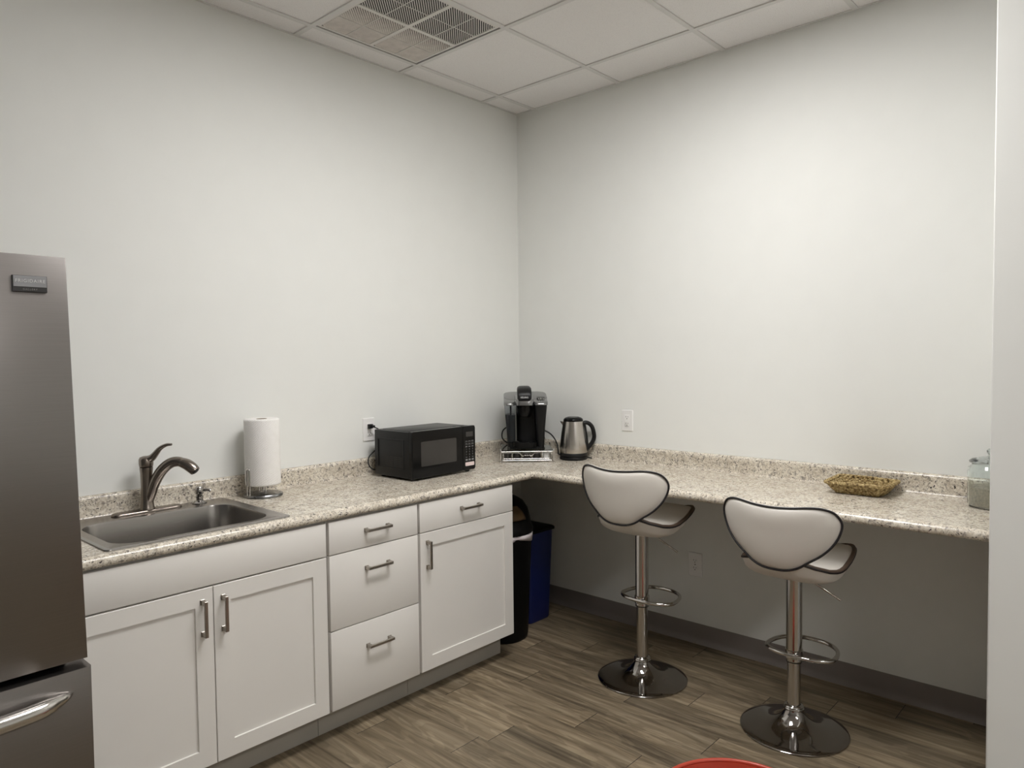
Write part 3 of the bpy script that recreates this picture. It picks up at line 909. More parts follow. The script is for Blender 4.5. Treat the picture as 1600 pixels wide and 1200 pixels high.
# ------------------------------------------------------------------ microwave
def build_microwave():
    cx, cy = -0.972, -0.224
    t = thing('microwave_oven', 'black countertop microwave with control panel on the right', 'microwave', (cx, cy, ZC), R(0.8))
    W, D, Hh, zb = 0.427, 0.287, 0.226, 0.011
    dd = 0.022                      # door depth
    yf = -D/2
    m_ = MB()
    m_.box((-W/2+0.002, yf+dd+0.002, zb), (W/2-0.002, D/2, zb+Hh-0.003), bev=0.004)
    # raised lip of the folded case on top
    m_.box((-W/2+0.03, yf+dd+0.03, zb+Hh-0.0032), (W/2-0.03, D/2-0.03, zb+Hh-0.001), bev=0.0008)
    m_.build('case', 'matt', t, smooth=30)
    # pressed recess and vent slots on the left side
    s = MB()
    y0, y1, z0, z1 = yf+dd+0.045, D/2-0.03, zb+0.045, zb+Hh-0.045
    x = -W/2+0.002
    s.box((x-0.003, y0, z1-0.002), (x, y1, z1+0.004)); s.box((x-0.003, y0, z0-0.004), (x, y1, z0+0.002))
    s.box((x-0.003, y0-0.004, z0-0.004), (x, y0+0.002, z1+0.004)); s.box((x-0.003, y1-0.002, z0-0.004), (x, y1+0.004, z1+0.004))
    s.build('side_panel', 'matt', t, smooth=20, bevel=0.001)
    v = MB()
    for r_ in range(6):
        for c in range(5):
            yy = y0+0.010+c*(y1-y0-0.02)/5; zz = z0+0.006+r_*0.0085
            v.box((x-0.0006, yy, zz), (x+0.0005, yy+(y1-y0-0.02)/5-0.006, zz+0.0045))
    v.build('vent_slots', 'gasket', t, smooth=0)
    xd = W/2-0.092
    d = MB()
    ring = lambda x0, x1, z0_, z1_, y, r_=0.004: [(a, y, b) for a, b in rrect(x1-x0, z1_-z0_, r_, 4, (x0+x1)/2, (z0_+z1_)/2)]
    d.loft([ring(-W/2, xd-0.001, zb, zb+Hh, yf+dd), ring(-W/2, xd-0.001, zb, zb+Hh, yf+0.004), ring(-W/2+0.003, xd-0.001, zb+0.003, zb+Hh-0.003, yf)])
    d = d.build('door', 'gloss', t, smooth=30)
    wn = MB()
    wn.loft([ring(-W/2+0.055, xd-0.045, zb+0.055, zb+Hh-0.052, yf+0.0002, 0.006), ring(-W/2+0.055, xd-0.045, zb+0.055, zb+Hh-0.052, yf-0.0007, 0.006)])
    wn.build('window', 'window', d, smooth=0)
    p = MB()
    p.loft([ring(xd+0.001, W/2, zb, zb+Hh, yf+dd, 0.006), ring(xd+0.001, W/2, zb, zb+Hh, yf+0.004, 0.010), ring(xd+0.001, W/2-0.003, zb+0.003, zb+Hh-0.003, yf, 0.010)])
    p = p.build('control_panel', 'gloss', t, smooth=30)
    ds = MB().box((xd+0.022, yf-0.0007, zb+Hh-0.055), (W/2-0.020, yf+0.0002, zb+Hh-0.030))
    ds.build('display', 'window', p, smooth=0)
    kp = MB()
    kx0, kx1 = xd+0.014, W/2-0.012
    kw = (kx1-kx0)/3
    for r_ in range(8):
        zz = zb+Hh-0.078-r_*0.0135
        for c in range(3):
            xx = kx0+kw*(c+0.5)
            if r_ < 2:
                kp.box((xx-kw*0.42, yf-0.0006, zz-0.0046), (xx+kw*0.42, yf+0.0002, zz-0.0038)); kp.box((xx-kw*0.34, yf-0.0006, zz+0.000), (xx+kw*0.34, yf+0.0002, zz+0.0022))
            elif r_ < 7:
                if r_ < 3:
                    kp.box((xx-kw*0.30, yf-0.0006, zz-0.002), (xx+kw*0.30, yf+0.0002, zz+0.002))
                else:
                    n_ = (r_-3)*3+c+1
                    tx_ = str(n_) if n_ < 10 else ('', '0', '')[c]
                    if tx_:
                        text_mesh(tx_, 0.0105, kp, face_xf(xx, yf-0.0004, zz), 0, 0.0003)
                    else:
                        kp.box((xx-kw*0.25, yf-0.0006, zz-0.0012), (xx+kw*0.25, yf+0.0002, zz+0.0012))
            else:
                kp.box((xx-kw*0.32, yf-0.0012, zz-0.0045), (xx+kw*0.32, yf+0.0002, zz+0.0045))
    kp.build('keypad', 'grey', p, smooth=0, fix=False)
    st = MB().loft([ring(kx0+0.002, kx1, zb+0.022, zb+0.041, yf+0.0002, 0.004), ring(kx0+0.002, kx1, zb+0.022, zb+0.041, yf-0.0006, 0.004)])
    st.build('sticker', 'sticker', p, smooth=0)
    for sx in (-1, 1):
        for sy in (-1, 1):
            MB().lathe([(0, 0.0002), (0.011, 0.0002), (0.013, 0.004), (0.013, 0.0105), (0, 0.0105)], 18).build('foot', 'rubber', t, loc=(sx*(W/2-0.03), sy*(D/2-0.035), 0))
    # cord from the back, looping to the plug in the outlet
    inv = t.matrix_basis.inverted() if False else (Matrix.Translation((cx, cy, ZC)) @ Matrix.Rotation(R(0.8), 4, 'Z')).inverted()
    wp = [(-1.158, -0.030, 1.150), (-1.150, -0.040, 1.146), (-1.130, -0.046, 1.135), (-1.100, -0.05, 1.11), (-1.100, -0.052, 1.06), (-1.150, -0.050, 1.035), (-1.195, -0.052, 1.005), (-1.204, -0.055, 0.972), (-1.190, -0.060, 0.945), (-1.165, -0.065, 0.936), (-1.13, -0.072, 0.945)]
    c = MB().tube([inv @ Vector(p_) for p_ in catmull(wp, 6)], 0.0032, 8)
    c = c.build('power_cord', 'rubber', t, smooth=60)
    pg = MB()
    pg.box((-0.012, -0.020, -0.011), (0.012, -0.0002, 0.011), 0, inv @ Matrix.Translation((-1.160, -0.0082, 1.151)), bev=0.003)
    pg.box((-0.006, -0.034, -0.006), (0.010, -0.018, 0.006), 0, inv @ Matrix.Translation((-1.157, -0.0082, 1.151)), bev=0.003)
    pg.build('plug', 'black', c, smooth=30)
build_microwave()

# ------------------------------------------------------------------ pod rack with coffee maker
RKX, RKY, RKA = -0.254, -0.271, R(-47.0)
RKM = Matrix.Translation((RKX, RKY, ZC)) @ Matrix.Rotation(RKA, 4, 'Z')
def build_rack():
    t = thing('coffee_pod_rack', 'chrome wire pod drawer with grey glass top under the coffee maker', 'pod rack', (RKX, RKY, ZC), RKA)
    w_, d_, h_ = 0.294, 0.300, 0.072
    for sx in (-1, 1):
        for sy in (-1, 1):
            p = MB().lathe([(0, 0.0002), (0.0065, 0.0002), (0.0065, 0.003), (0.0048, 0.004), (0.0048, 0.062), (0.0062, 0.063), (0.0062, 0.069), (0.0045, 0.073), (0, 0.0745)], 16)
            p.build('post', 'chrome', t, loc=(sx*w_/2, sy*d_/2, 0), smooth=45)
    g = MB()
    g.loft([[(x, y, 0.0625) for x, y in rrect(w_-0.014, d_+0.004, 0.012, 5)], [(x, y, 0.0665) for x, y in rrect(w_-0.014, d_+0.004, 0.012, 5)]])
    g.build('glass_top', 'topglass', t, smooth=30)
    r_ = MB()
    for sy in (-1, 1):
        r_.tube([(-w_/2, sy*d_/2, 0.0588), (w_/2, sy*d_/2, 0.0588)], 0.0025, 8)
    for sx in (-1, 1):
        for z in (0.012, 0.0588):
            r_.tube([(sx*w_/2, -d_/2, z), (sx*w_/2, d_/2, z)], 0.0025, 8)
    r_.tube([(-w_/2, d_/2, 0.012), (w_/2, d_/2, 0.012)], 0.0025, 8)
    r_.build('side_rails', 'chrome', t, smooth=60)
    dr = MB()
    x0 = w_/2-0.012; yf = -d_/2+0.002
    dr.tube([(-x0, yf, 0.0085), (x0, yf, 0.0085)], 0.0030, 8)
    dr.tube([(-x0+0.004, yf, 0.0185), (x0-0.012, yf, 0.0185)], 0.0024, 8)
    left = catmull([(-x0+0.004, yf, 0.0185), (-x0+0.004, yf, 0.050), (-x0+0.012, yf, 0.0545), (-0.055, yf, 0.0545), (-0.040, yf, 0.047), (-0.030, yf, 0.036), (-0.020, yf, 0.034), (-0.012, yf, 0.039), (-0.006, yf, 0.036), (0, yf, 0.039), (0.006, yf, 0.036), (0.012, yf, 0.039), (0.020, yf, 0.034), (0.030, yf, 0.036), (0.040, yf, 0.047), (0.055, yf, 0.0545), (x0-0.020, yf, 0.0545), (x0-0.012, yf, 0.050), (x0-0.012, yf, 0.0185)], 4)
    dr.tube(left, 0.0022, 8)
    for x in (-0.083, -0.028, 0.028, 0.083):
        dr.tube([(x, yf, 0.0185), (x, yf, 0.040 if abs(x) < 0.05 else 0.0545)], 0.0018, 6)
        dr.tube([(x, yf, 0.0075), (x, d_/2-0.02, 0.0075)], 0.0018, 6)
    for k in range(7):
        y = yf+0.01+k*0.043
        dr.tube([(-x0, y, 0.0075), (x0, y, 0.0075)], 0.0016, 6)
    dr.build('wire_drawer', 'chrome', t, smooth=60)
    # five pods in the front row of the drawer
    names = ['dark coffee pod with grey lid at the left end of the pod drawer', 'dark coffee pod with grey lid second from left in the pod drawer', 'dark coffee pod with grey lid in the middle of the pod drawer', 'dark coffee pod with grey lid between the middle pod and the white one', 'white coffee pod at the right end of the pod drawer']
    for k in range(5):
        x = -0.1095+k*0.0545
        p = RKM @ Vector((x, yf+0.032, 0.0095))
        o = thing('coffee_pod', names[k], 'coffee pod', p, RKA, 'coffee pods in the wire drawer')
        MB().lathe([(0, 0.0002), (0.016, 0.0002), (0.0175, 0.004), (0.0205, 0.036), (0.0205, 0.0375), (0, 0.0375)], 24).build('cup', 'podwhite' if k == 4 else 'poddark', o, smooth=40)
        MB().lathe([(0, 0.0376), (0.0245, 0.0376), (0.0248, 0.0385), (0.0245, 0.0394), (0.018, 0.0400), (0, 0.0402)], 24).build('lid', 'podwhite' if k == 4 else 'pod', o, smooth=40)
build_rack()

def build_coffee():
    zt = ZC+0.0667
    org = RKM @ Vector((0.000, 0.015, 0))
    t = thing('coffee_maker', 'black and silver single-cup coffee maker standing on the pod rack', 'coffee maker', (org.x, org.y, zt), RKA)
    b = MB()
    def ring(x0, x1, y0, y1, r_, z, n=5):
        return [(a, c, z) for a, c in rrect(x1-x0, y1-y0, r_, n, (x0+x1)/2, (y0+y1)/2)]
    # rear tower
    b.loft([ring(-0.052, 0.100, -0.005, 0.140, 0.03, 0.0003), ring(-0.054, 0.106, -0.005, 0.145, 0.03, 0.12), ring(-0.058, 0.116, -0.005, 0.148, 0.03, 0.248)])
    # right column reaching forward
    b.loft([ring(0.060, 0.100, -0.105, 0.02, 0.018, 0.0003), ring(0.054, 0.106, -0.112, 0.02, 0.018, 0.12), ring(0.045, 0.118, -0.120, 0.02, 0.018, 0.248)])
    # foot
    b.loft([ring(-0.100, 0.100, -0.112, 0.13, 0.035, 0.0003), ring(-0.100, 0.100, -0.112, 0.13, 0.035, 0.010)])
    b.build('body', 'black', t, smooth=40)
    k = MB()
    k.loft([ring(-0.082, 0.062, -0.140, -0.002, 0.050, 0.010, 8), ring(-0.082, 0.062, -0.142, -0.002, 0.050, 0.036, 8), ring(-0.078, 0.058, -0.138, -0.002, 0.048, 0.040, 8)])
    k.build('drip_tray', 'gloss', t, smooth=40)
    tk = MB()
    th = 0.002
    tk.loft([ring(-0.108, -0.060, -0.105, 0.110, 0.018, 0.032), ring(-0.114, -0.061, -0.112, 0.115, 0.020, 0.13), ring(-0.124, -0.062, -0.120, 0.120, 0.022, 0.246)])
    tk.build('water_tank', 'smoke', t, smooth=40)
    wi = MB()
    wi.loft([ring(-0.098, -0.066, -0.085, 0.095, 0.012, 0.036), ring(-0.100, -0.066, -0.088, 0.098, 0.012, 0.19)])
    wi.box((-0.092, -0.10, 0.15), (-0.083, -0.09, 0.243))
    wi.build('tank_filter', simple('dark tank inner', (0.05, 0.055, 0.06), 0.3), t, smooth=40)
    MB().loft([ring(-0.106, -0.062, -0.103, 0.110, 0.018, 0.010), ring(-0.108, -0.061, -0.105, 0.112, 0.018, 0.0315)]).build('tank_foot', 'black', t, smooth=40)
    tr = MB().box((-0.0615, -0.118, 0.045), (-0.0570, -0.112, 0.246))
    tr.build('tank_trim', 'silver', t)
    hd = MB()
    hd.lathe([(0, 0.178), (0.030, 0.178), (0.036, 0.184), (0.043, 0.215), (0.047, 0.260), (0.047, 0.268), (0, 0.268)], 32, center=(-0.010, -0.078, 0))
    hd.build('brew_head', 'gloss', t, smooth=40)
    # sloping silver cap: left lobe, right lobe, and the rim around the head
    def cap(x0, x1, yfr, ybk, zf, zr, r_, thick=0.012):
        o1 = rrect(x1-x0, ybk-yfr, r_, 8, (x0+x1)/2, (yfr+ybk)/2)
        zz = lambda y: zf+(zr-zf)*max(0, min(1, (y-yfr)/(ybk-yfr)))**0.75
        sc = lambda s: [((x-(x0+x1)/2)*s+(x0+x1)/2, (y-(yfr+ybk)/2)*s+(yfr+ybk)/2) for x, y in o1]
        return [[(x, y, 0.2462) for x, y in o1], [(x, y, zz(y)-thick*0.45) for x, y in o1], [(x, y, zz(y)-0.001) for x, y in sc(0.965)], [(x, y, zz(y)) for x, y in sc(0.90)]]
    cp = MB()
    cp.loft(cap(-0.126, 0.124, -0.055, 0.150, 0.272, 0.312, 0.055))
    cp.loft(cap(-0.126, -0.064, -0.124, 0.05, 0.258, 0.290, 0.026))
    cp.loft(cap(0.044, 0.122, -0.126, 0.05, 0.258, 0.290, 0.026))
    cp.loft(cap(-0.062, 0.042, -0.132, 0.05, 0.276, 0.300, 0.030))
    cp.build('silver_cap', 'silver', t, smooth=45)
    # black lift handle in the middle
    h = MB()
    sec = [(-0.140, 0.280, 0.036, 0.004), (-0.142, 0.290, 0.040, 0.012), (-0.125, 0.312, 0.041, 0.017), (-0.075, 0.330, 0.041, 0.019), (0.0, 0.334, 0.038, 0.018), (0.05, 0.322, 0.034, 0.014)]
    rings = []
    for y, z, hw, hh in sec:
        rings.append([(-0.010+hw*(abs(math.cos(a))**0.5)*(1 if math.cos(a) >= 0 else -1), y, z+hh*(abs(math.sin(a))**0.6)*(1 if math.sin(a) >= 0 else -1)) for a in [2*PI*q/24 for q in range(24)]])
    h.loft(rings)
    h = h.build('lift_handle', 'matt', t, smooth=50)
    lg = MB()
    xf = Matrix.Translation((-0.010, -0.1428, 0.2915)) @ Matrix.Rotation(R(82), 4, 'X')
    text_mesh('KEURIG', 0.0125, lg, xf, 0, 0.0010, bold=0.0002)
    lg.build('logo', 'lgrey', h, smooth=0, fix=False)
    # small screen and buttons on the right lobe
    bt = MB()
    tilt = Matrix.Translation((0.085, -0.045, 0.2835)) @ Matrix.Rotation(R(10.5), 4, 'X')
    bt.box((-0.022, 0.000, 0.0), (0.024, 0.030, 0.0016), 0, tilt, bev=0.0006)
    bt.build('display', 'window', t)
    bt = MB()
    for x, y in ((-0.012, -0.022), (0.0, -0.026), (0.012, -0.022), (0.0, -0.010)):
        bt.lathe([(0, 0), (0.0042, 0), (0.0036, 0.0022), (0, 0.0026)], 14, 0, tilt @ Matrix.Translation((x, y-0.004, -0.001)))
    bt.build('buttons', 'chrome', t)
    # cord: out of the back right, down behind the rack, along the counter; a loop shows at the left
    inv = (Matrix.Translation((org.x, org.y, zt)) @ Matrix.Rotation(RKA, 4, 'Z')).inverted()
    loc_ = [(0.085, 0.143, 0.078), (0.120, 0.142, 0.074), (0.158, 0.126, 0.050), (0.186, 0.098, 0.006), (0.193, 0.078, -0.042)]
    loc_ += [tuple(inv @ Vector(p_)) for p_ in ((-0.056, -0.352, ZC+0.0110), (-0.051, -0.375, ZC+0.0060), (-0.048, -0.42, ZC+0.0058), (-0.046, -0.452, ZC+0.0058))]
    c = MB().tube(catmull(loc_, 6), 0.0042, 8)
    loc2 = [(-0.06, 0.146, 0.100), (-0.100, 0.160, 0.100), (-0.132, 0.150, 0.078), (-0.138, 0.135, 0.040), (-0.118, 0.130, 0.014), (-0.09, 0.142, 0.0055), (0.0, 0.150, 0.0055), (0.085, 0.145, 0.012), (0.115, 0.140, 0.030), (0.095, 0.145, 0.052)]
    c.tube(catmull(loc2, 6), 0.0042, 8)
    c.build('power_cord', 'rubber', t, smooth=60)
build_coffee()

# ------------------------------------------------------------------ kettle
def build_kettle():
    kx, ky = -0.115, -0.507
    hang = R(-47)
    b = thing('kettle_base', 'flat round black power base under the steel kettle', 'kettle base', (kx, ky, ZC))
    MB().lathe([(0, 0.0002), (0.072, 0.0002), (0.0775, 0.004), (0.0785, 0.012), (0.0765, 0.0175), (0, 0.0175)], 40).build('stand', 'black', b, smooth=40)
    MB().tube(catmull([(0.062, -0.042, 0.010), (0.070, -0.055, 0.006), (0.074, -0.070, 0.0045), (0.066, -0.078, 0.0045)], 5), 0.0035, 8).build('cord', 'rubber', b, smooth=60)
    t = thing('electric_kettle', 'brushed steel electric kettle with black handle and lid', 'kettle', (kx, ky, ZC+0.0178), hang)
    MB().lathe([(0, 0.0002), (0.074, 0.0002), (0.0775, 0.004), (0.0775, 0.020), (0.0755, 0.0225), (0, 0.0225)], 48).build('bottom_band', 'black', t, smooth=40)
    MB().lathe([(0, 0.0226), (0.0768, 0.0226), (0.0775, 0.030), (0.0772, 0.055), (0.073, 0.095), (0.067, 0.140), (0.061, 0.178), (0.0575, 0.1995), (0.054, 0.2005), (0, 0.2005)], 56).build('body', 'kettle', t, smooth=50)
    MB().lathe([(0, 0.2007), (0.0555, 0.2007), (0.0565, 0.206), (0.0525, 0.214), (0.043, 0.2205), (0.035, 0.2225), (0.033, 0.2205), (0.018, 0.2215), (0, 0.2225)], 48).build('lid', 'gloss', t, smooth=40)
    # spout to local -X
    s = MB()
    s.loft([[(-0.050, 0.020, 0.196), (-0.050, -0.020, 0.196), (-0.0585, -0.014, 0.172), (-0.0585, 0.014, 0.172)],
            [(-0.064, 0.013, 0.198), (-0.064, -0.013, 0.198), (-0.064, -0.008, 0.182), (-0.064, 0.008, 0.182)],
            [(-0.0745, 0.004, 0.201), (-0.0745, -0.004, 0.201), (-0.0725, -0.003, 0.194), (-0.0725, 0.003, 0.194)]])
    s.build('spout', 'kettle', t, smooth=30)
    # handle: D-shaped loop; inner bar runs down the body
    h = MB()
    path = catmull([(0.053, 0, 0.186), (0.070, 0, 0.190), (0.090, 0, 0.184), (0.107, 0, 0.165), (0.116, 0, 0.135), (0.118, 0, 0.105), (0.108, 0, 0.078), (0.090, 0, 0.055), (0.078, 0, 0.042), (0.071, 0, 0.036)], 6)
    h.tube(path, 0.0125, 14, sq=(0.95, 0.95))
    bar = catmull([(0.056, 0, 0.188), (0.061, 0, 0.170), (0.066, 0, 0.135), (0.0715, 0, 0.095), (0.075, 0, 0.06), (0.074, 0, 0.038)], 6)
    h.tube(bar, 0.0145, 12, sq=(0.95, 0.85))
    h.build('handle', 'black', t, smooth=60)
build_kettle()

# ------------------------------------------------------------------ woven basket
def build_basket():
    t = thing('seagrass_basket', 'shallow rectangular woven seagrass basket on the long counter', 'basket', (-0.150, -2.056, ZC), R(-89))
    # local: x along the wall (0.25 rim), y depth
    w_, d_ = 0.236, 0.208
    hh = 0.047
    rows = 8
    m_ = MB()
    def rope(z, w0, d0, rr_, ph, amp=0.0030, bumps=46, sag=0.0):
        base = rrect(w0, d0, 0.028, 6)
        P = catmull([(x, y, 0) for x, y in base], 3, True)
        # resample by arc length
        n = len(P); L = [0]
        for i in range(n): L.append(L[-1]+(P[(i+1) % n]-P[i]).length)
        tot = L[-1]; K = 440; out = []; rad = []
        j = 0
        for k in range(K):
            s = tot*k/K
            while L[j+1] < s: j += 1
            f = (s-L[j])/max(1e-9, L[j+1]-L[j])
            p = P[j].lerp(P[(j+1) % n], f)
            nrm = Vector((p.x/w0, p.y/d0, 0)).normalized()
            th = 2*PI*bumps*k/K/2+ph
            p = p+nrm*(amp*math.sin(th))+Vector((0, 0, z+0.0007*math.sin(3*th+1)-sag*math.cos(2*PI*k/K*2)))
            out.append(p); rad.append(rr_*(1+0.18*math.sin(2*th+ph)))
        m_.tube(out, rad, 7, closed=True)
    for r_ in range(rows):
        f = r_/(rows-1)
        rope(0.0055+f*(hh-0.0085), w_-0.062*(1-f)**0.85, d_-0.062*(1-f)**0.85, 0.0037, PI*(r_ % 2)+r_*0.3, bumps=96)
    wall_ = m_
    # braided rim
    m_ = MB()
    for s in (0, 1):
        rope(hh-0.001+0.003*s, w_+0.004, d_+0.004, 0.0050, PI*s, amp=0.0032, bumps=96, sag=0.0015)
    m_.build('braided_rim', 'rope', t, smooth=60)
    # stakes
    m_ = wall_
    for k in range(44):
        a0 = rrect(w_-0.062, d_-0.062, 0.028, 6); 
        P0 = catmull([(x, y, 0) for x, y in a0], 3, True); P1 = catmull([(x, y, 0) for x, y in rrect(w_, d_, 0.028, 6)], 3, True)
        i = int(len(P0)*k/44)
        a = P0[i]; b = P1[i]
        m_.tube([(a.x, a.y, 0.003), ((a.x+b.x)/2, (a.y+b.y)/2, hh*0.45), (b.x, b.y, hh)], 0.0028, 6)
    m_.build('woven_wall', 'rope', t, smooth=60)
    m_ = MB()
    k = 0
    y = -(d_-0.066)/2
    while y < (d_-0.066)/2:
        n = 30
        m_.tube([(-(w_-0.066)/2+(w_-0.066)*q/n, y, 0.0055+0.0016*math.sin(q*1.6+PI*(k % 2))) for q in range(n+1)], 0.0038, 6)
        y += 0.0072; k += 1
    m_.build('woven_bottom', 'rope', t, smooth=60)
build_basket()

# ------------------------------------------------------------------ glass jar
def build_jar():
    t = thing('glass_jar', 'lidded glass jar half hidden by the wall end, beige fill inside', 'jar', (-0.150, -2.518, ZC))
    outer = [(0, 0.0003), (0.070, 0.0003), (0.078, 0.004), (0.081, 0.014), (0.081, 0.135), (0.078, 0.149), (0.070, 0.157), (0.068, 0.163), (0.072, 0.168)]
    inner = [(0.068, 0.168), (0.064, 0.163), (0.066, 0.156), (0.074, 0.147), (0.077, 0.135), (0.077, 0.015), (0.074, 0.008), (0, 0.007)]
    MB().lathe(outer+inner, 56).build('jar_body', 'glass', t, smooth=50)
    MB().lathe([(0, 0.1685), (0.060, 0.1685), (0.0755, 0.1690), (0.0765, 0.1735), (0.066, 0.181), (0.040, 0.188), (0.022, 0.192), (0.014, 0.196), (0.013, 0.201), (0.018, 0.206), (0.020, 0.213), (0.014, 0.221), (0, 0.223)], 48).build('lid', 'lidglass', t, smooth=50)
    MB().lathe([(0, 0.0075), (0.0735, 0.0085), (0.0765, 0.016), (0.0765, 0.076), (0.05, 0.081), (0, 0.079)], 40).build('contents', 'sand', t, smooth=50)
build_jar()

# ------------------------------------------------------------------ bar stools
def build_stool(label, x, y, drop, rz):
    t = thing('bar_stool', label, 'bar stool', (x, y, 0), rz, 'bar stools at the counter')     # faces local +X
    # trumpet base
    prof = [(0, 0.0005), (0.196, 0.0005), (0.203, 0.003), (0.204, 0.006), (0.200, 0.009), (0.180, 0.0125), (0.150, 0.017), (0.120, 0.0225), (0.092, 0.031), (0.070, 0.0425), (0.054, 0.056), (0.043, 0.070), (0.037, 0.082), (0.0355, 0.088), (0, 0.088)]
    MB().lathe(prof, 72).build('base', 'dchrome', t, smooth=50)
    MB().lathe([(0.026, 0.0882), (0.0385, 0.0882), (0.0395, 0.092), (0.0365, 0.096), (0.0375, 0.099), (0.034, 0.104), (0.026, 0.106), (0.026, 0.0882)], 40).build('collar', 'chrome', t, smooth=50)
    zs = 0.344-drop
    MB().lathe([(0, 0.088), (0.0250, 0.088), (0.0250, zs+0.02), (0, zs+0.02)], 36).build('gas_column', 'column', t, smooth=50)
    MB().lathe([(0.0255, zs), (0.0300, zs), (0.0305, zs+0.003), (0.0300, zs+0.006), (0.0300, 0.690-drop), (0.0255, 0.690-drop), (0.0255, zs)], 40).build('outer_column', 'column', t, smooth=50)
    MB().lathe([(0.0257, zs-0.004), (0.0302, zs-0.004), (0.0302, zs-0.0003), (0.0257, zs-0.0003), (0.0257, zs-0.004)], 36).build('column_ring', 'black', t, smooth=50)
    # footrest: D loop in front of the column
    zf = 0.372-drop
    loop = []
    K = 64
    for k in range(K):
        a = 2*PI*k/K
        cx_, cy_ = math.cos(a), math.sin(a)
        rx = 0.150 if cx_ > 0 else 0.075
        loop.append((0.040+rx*(abs(cx_)**0.9)*(1 if cx_ > 0 else -1), -0.010+0.132*(abs(cy_)**0.85)*(1 if cy_ > 0 else -1), zf))
    f = MB().tube(loop, 0.0085, 12, closed=True)
    f.lathe([(0.0303, zf-0.018), (0.034, zf-0.016), (0.034, zf+0.016), (0.0303, zf+0.018), (0.0303, zf-0.018)], 36)
    f.build('footrest', 'chrome', t, smooth=60)
    lv = catmull([(0.0, -0.02, 0.684-drop), (0.01, -0.050, 0.682-drop), (0.015, -0.066, 0.672-drop), (0.020, -0.078, 0.660-drop), (0.03, -0.115, 0.637-drop), (0.04, -0.162, 0.609-drop)], 4)
    MB().tube(lv, [0.003]*12+[0.0045]*(len(lv)-12), 10).build('height_lever', 'chrome', t, smooth=60)
    MB().box((-0.06, -0.05, 0.691-drop), (0.06, 0.05, 0.699-drop), bev=0.002).build('mount_plate', 'black', t)
    # ---- seat pad
    NA, NR = 96, 12
    def zmid(x_):
        pts = [(-0.205, 0.806), (-0.175, 0.784), (-0.145, 0.766), (-0.10, 0.750), (-0.06, 0.744), (-0.02, 0.7435), (0.02, 0.748), (0.06, 0.758), (0.10, 0.771), (0.135, 0.783), (0.16, 0.789), (0.18, 0.790), (0.197, 0.784), (0.213, 0.770)]
        if x_ <= pts[0][0]: return pts[0][1]
        for (xa, za), (xb, zb_) in zip(pts, pts[1:]):
            if x_ <= xb:
                u_ = (x_-xa)/(xb-xa); return za+(zb_-za)*u_
        return pts[-1][1]
    def sq(a, ex):
        c = math.cos(a); s_ = math.sin(a)
        return (abs(c)**ex)*(1 if c >= 0 else -1), (abs(s_)**ex)*(1 if s_ >= 0 else -1)
    def outl(a):
        c, s_ = sq(a, 0.45 if math.cos(a) > 0 else 0.62)
        return (0.213*c if c > 0 else 0.185*c), s_*(0.192 if c > 0 else 0.192-0.045*c*c)
    def seat_pt(a, rr_, up_):
        ox_, oy_ = outl(a)
        x_, y_ = ox_*rr_, oy_*rr_
        z = zmid(x_)-drop
        k = (1-rr_**3.0)
        if up_:
            z += 0.010*(1-rr_**8)-0.006*(1-rr_**2)
        else:
            tk = 0.060 if x_ < 0.05 else 0.060-0.032*min(1, (x_-0.05)/0.13)
            z -= tk*max(0, 1-rr_**5)**0.5
        return Vector((x_, y_, z))
    def pad(fn):
        m_ = MB()
        vs = []; fs = []
        for side in (True, False):
            o = len(vs)
            vs.append(fn(0, 0, side))
            for i_ in range(1, NR+1):
                rr_ = (i_/NR)**0.75
                for k in range(NA):
                    vs.append(fn(2*PI*k/NA, rr_, side))
            for k in range(NA):
                k2 = (k+1) % NA
                fs.append([o, o+1+k, o+1+k2] if side else [o, o+1+k2, o+1+k])
                for i_ in range(NR-1):
                    a_, b_ = o+1+i_*NA, o+1+(i_+1)*NA
                    q = [a_+k, b_+k, b_+k2, a_+k2]
                    fs.append(q if side else q[::-1])
        m_.add(vs, fs)
        return m_
    st = pad(seat_pt).build('seat', 'vinyl', t, smooth=70)
    MB().tube([seat_pt(2*PI*k/NA, 0.975, True)+Vector((0, 0, 0.001)) for k in range(NA)], 0.0082, 8, closed=True).build('edge_band', 'band', st, smooth=60)
    MB().tube([seat_pt(2*PI*k/NA, 1.005, False)+Vector((0, 0, -0.0010)) for k in range(NA)], 0.0040, 8, closed=True).build('piping', 'piping', st, smooth=60)
    # ---- backrest pad
    half = [(0.0, 0.237), (0.07, 0.240), (0.125, 0.245), (0.165, 0.243), (0.198, 0.230), (0.217, 0.203), (0.220, 0.175), (0.209, 0.138), (0.189, 0.104), (0.158, 0.071), (0.118, 0.042), (0.085, 0.018), (0.045, 0.003), (0.0, 0.0)]
    full = half+[(-u_, v_) for u_, v_ in half[-2:0:-1]]
    C = catmull([(u_, v_, 0) for u_, v_ in full], 4, True)
    NB = len(C); cu, cv = 0.0, 0.140
    def back_pt(k, rr_, outer):
        u_ = cu+(C[k].x-cu)*rr_; v_ = cv+(C[k].y-cv)*rr_
        xs = -0.198-0.16*v_+1.75*u_*u_*(0.75+0.25*v_/0.24)
        zz = 0.757+v_*0.995-drop
        T = 0.020*max(0, 1-rr_**4)**0.6
        return Vector((xs+(-T if outer else T), u_, zz))
    NA2 = NB
    vs = []; fs = []
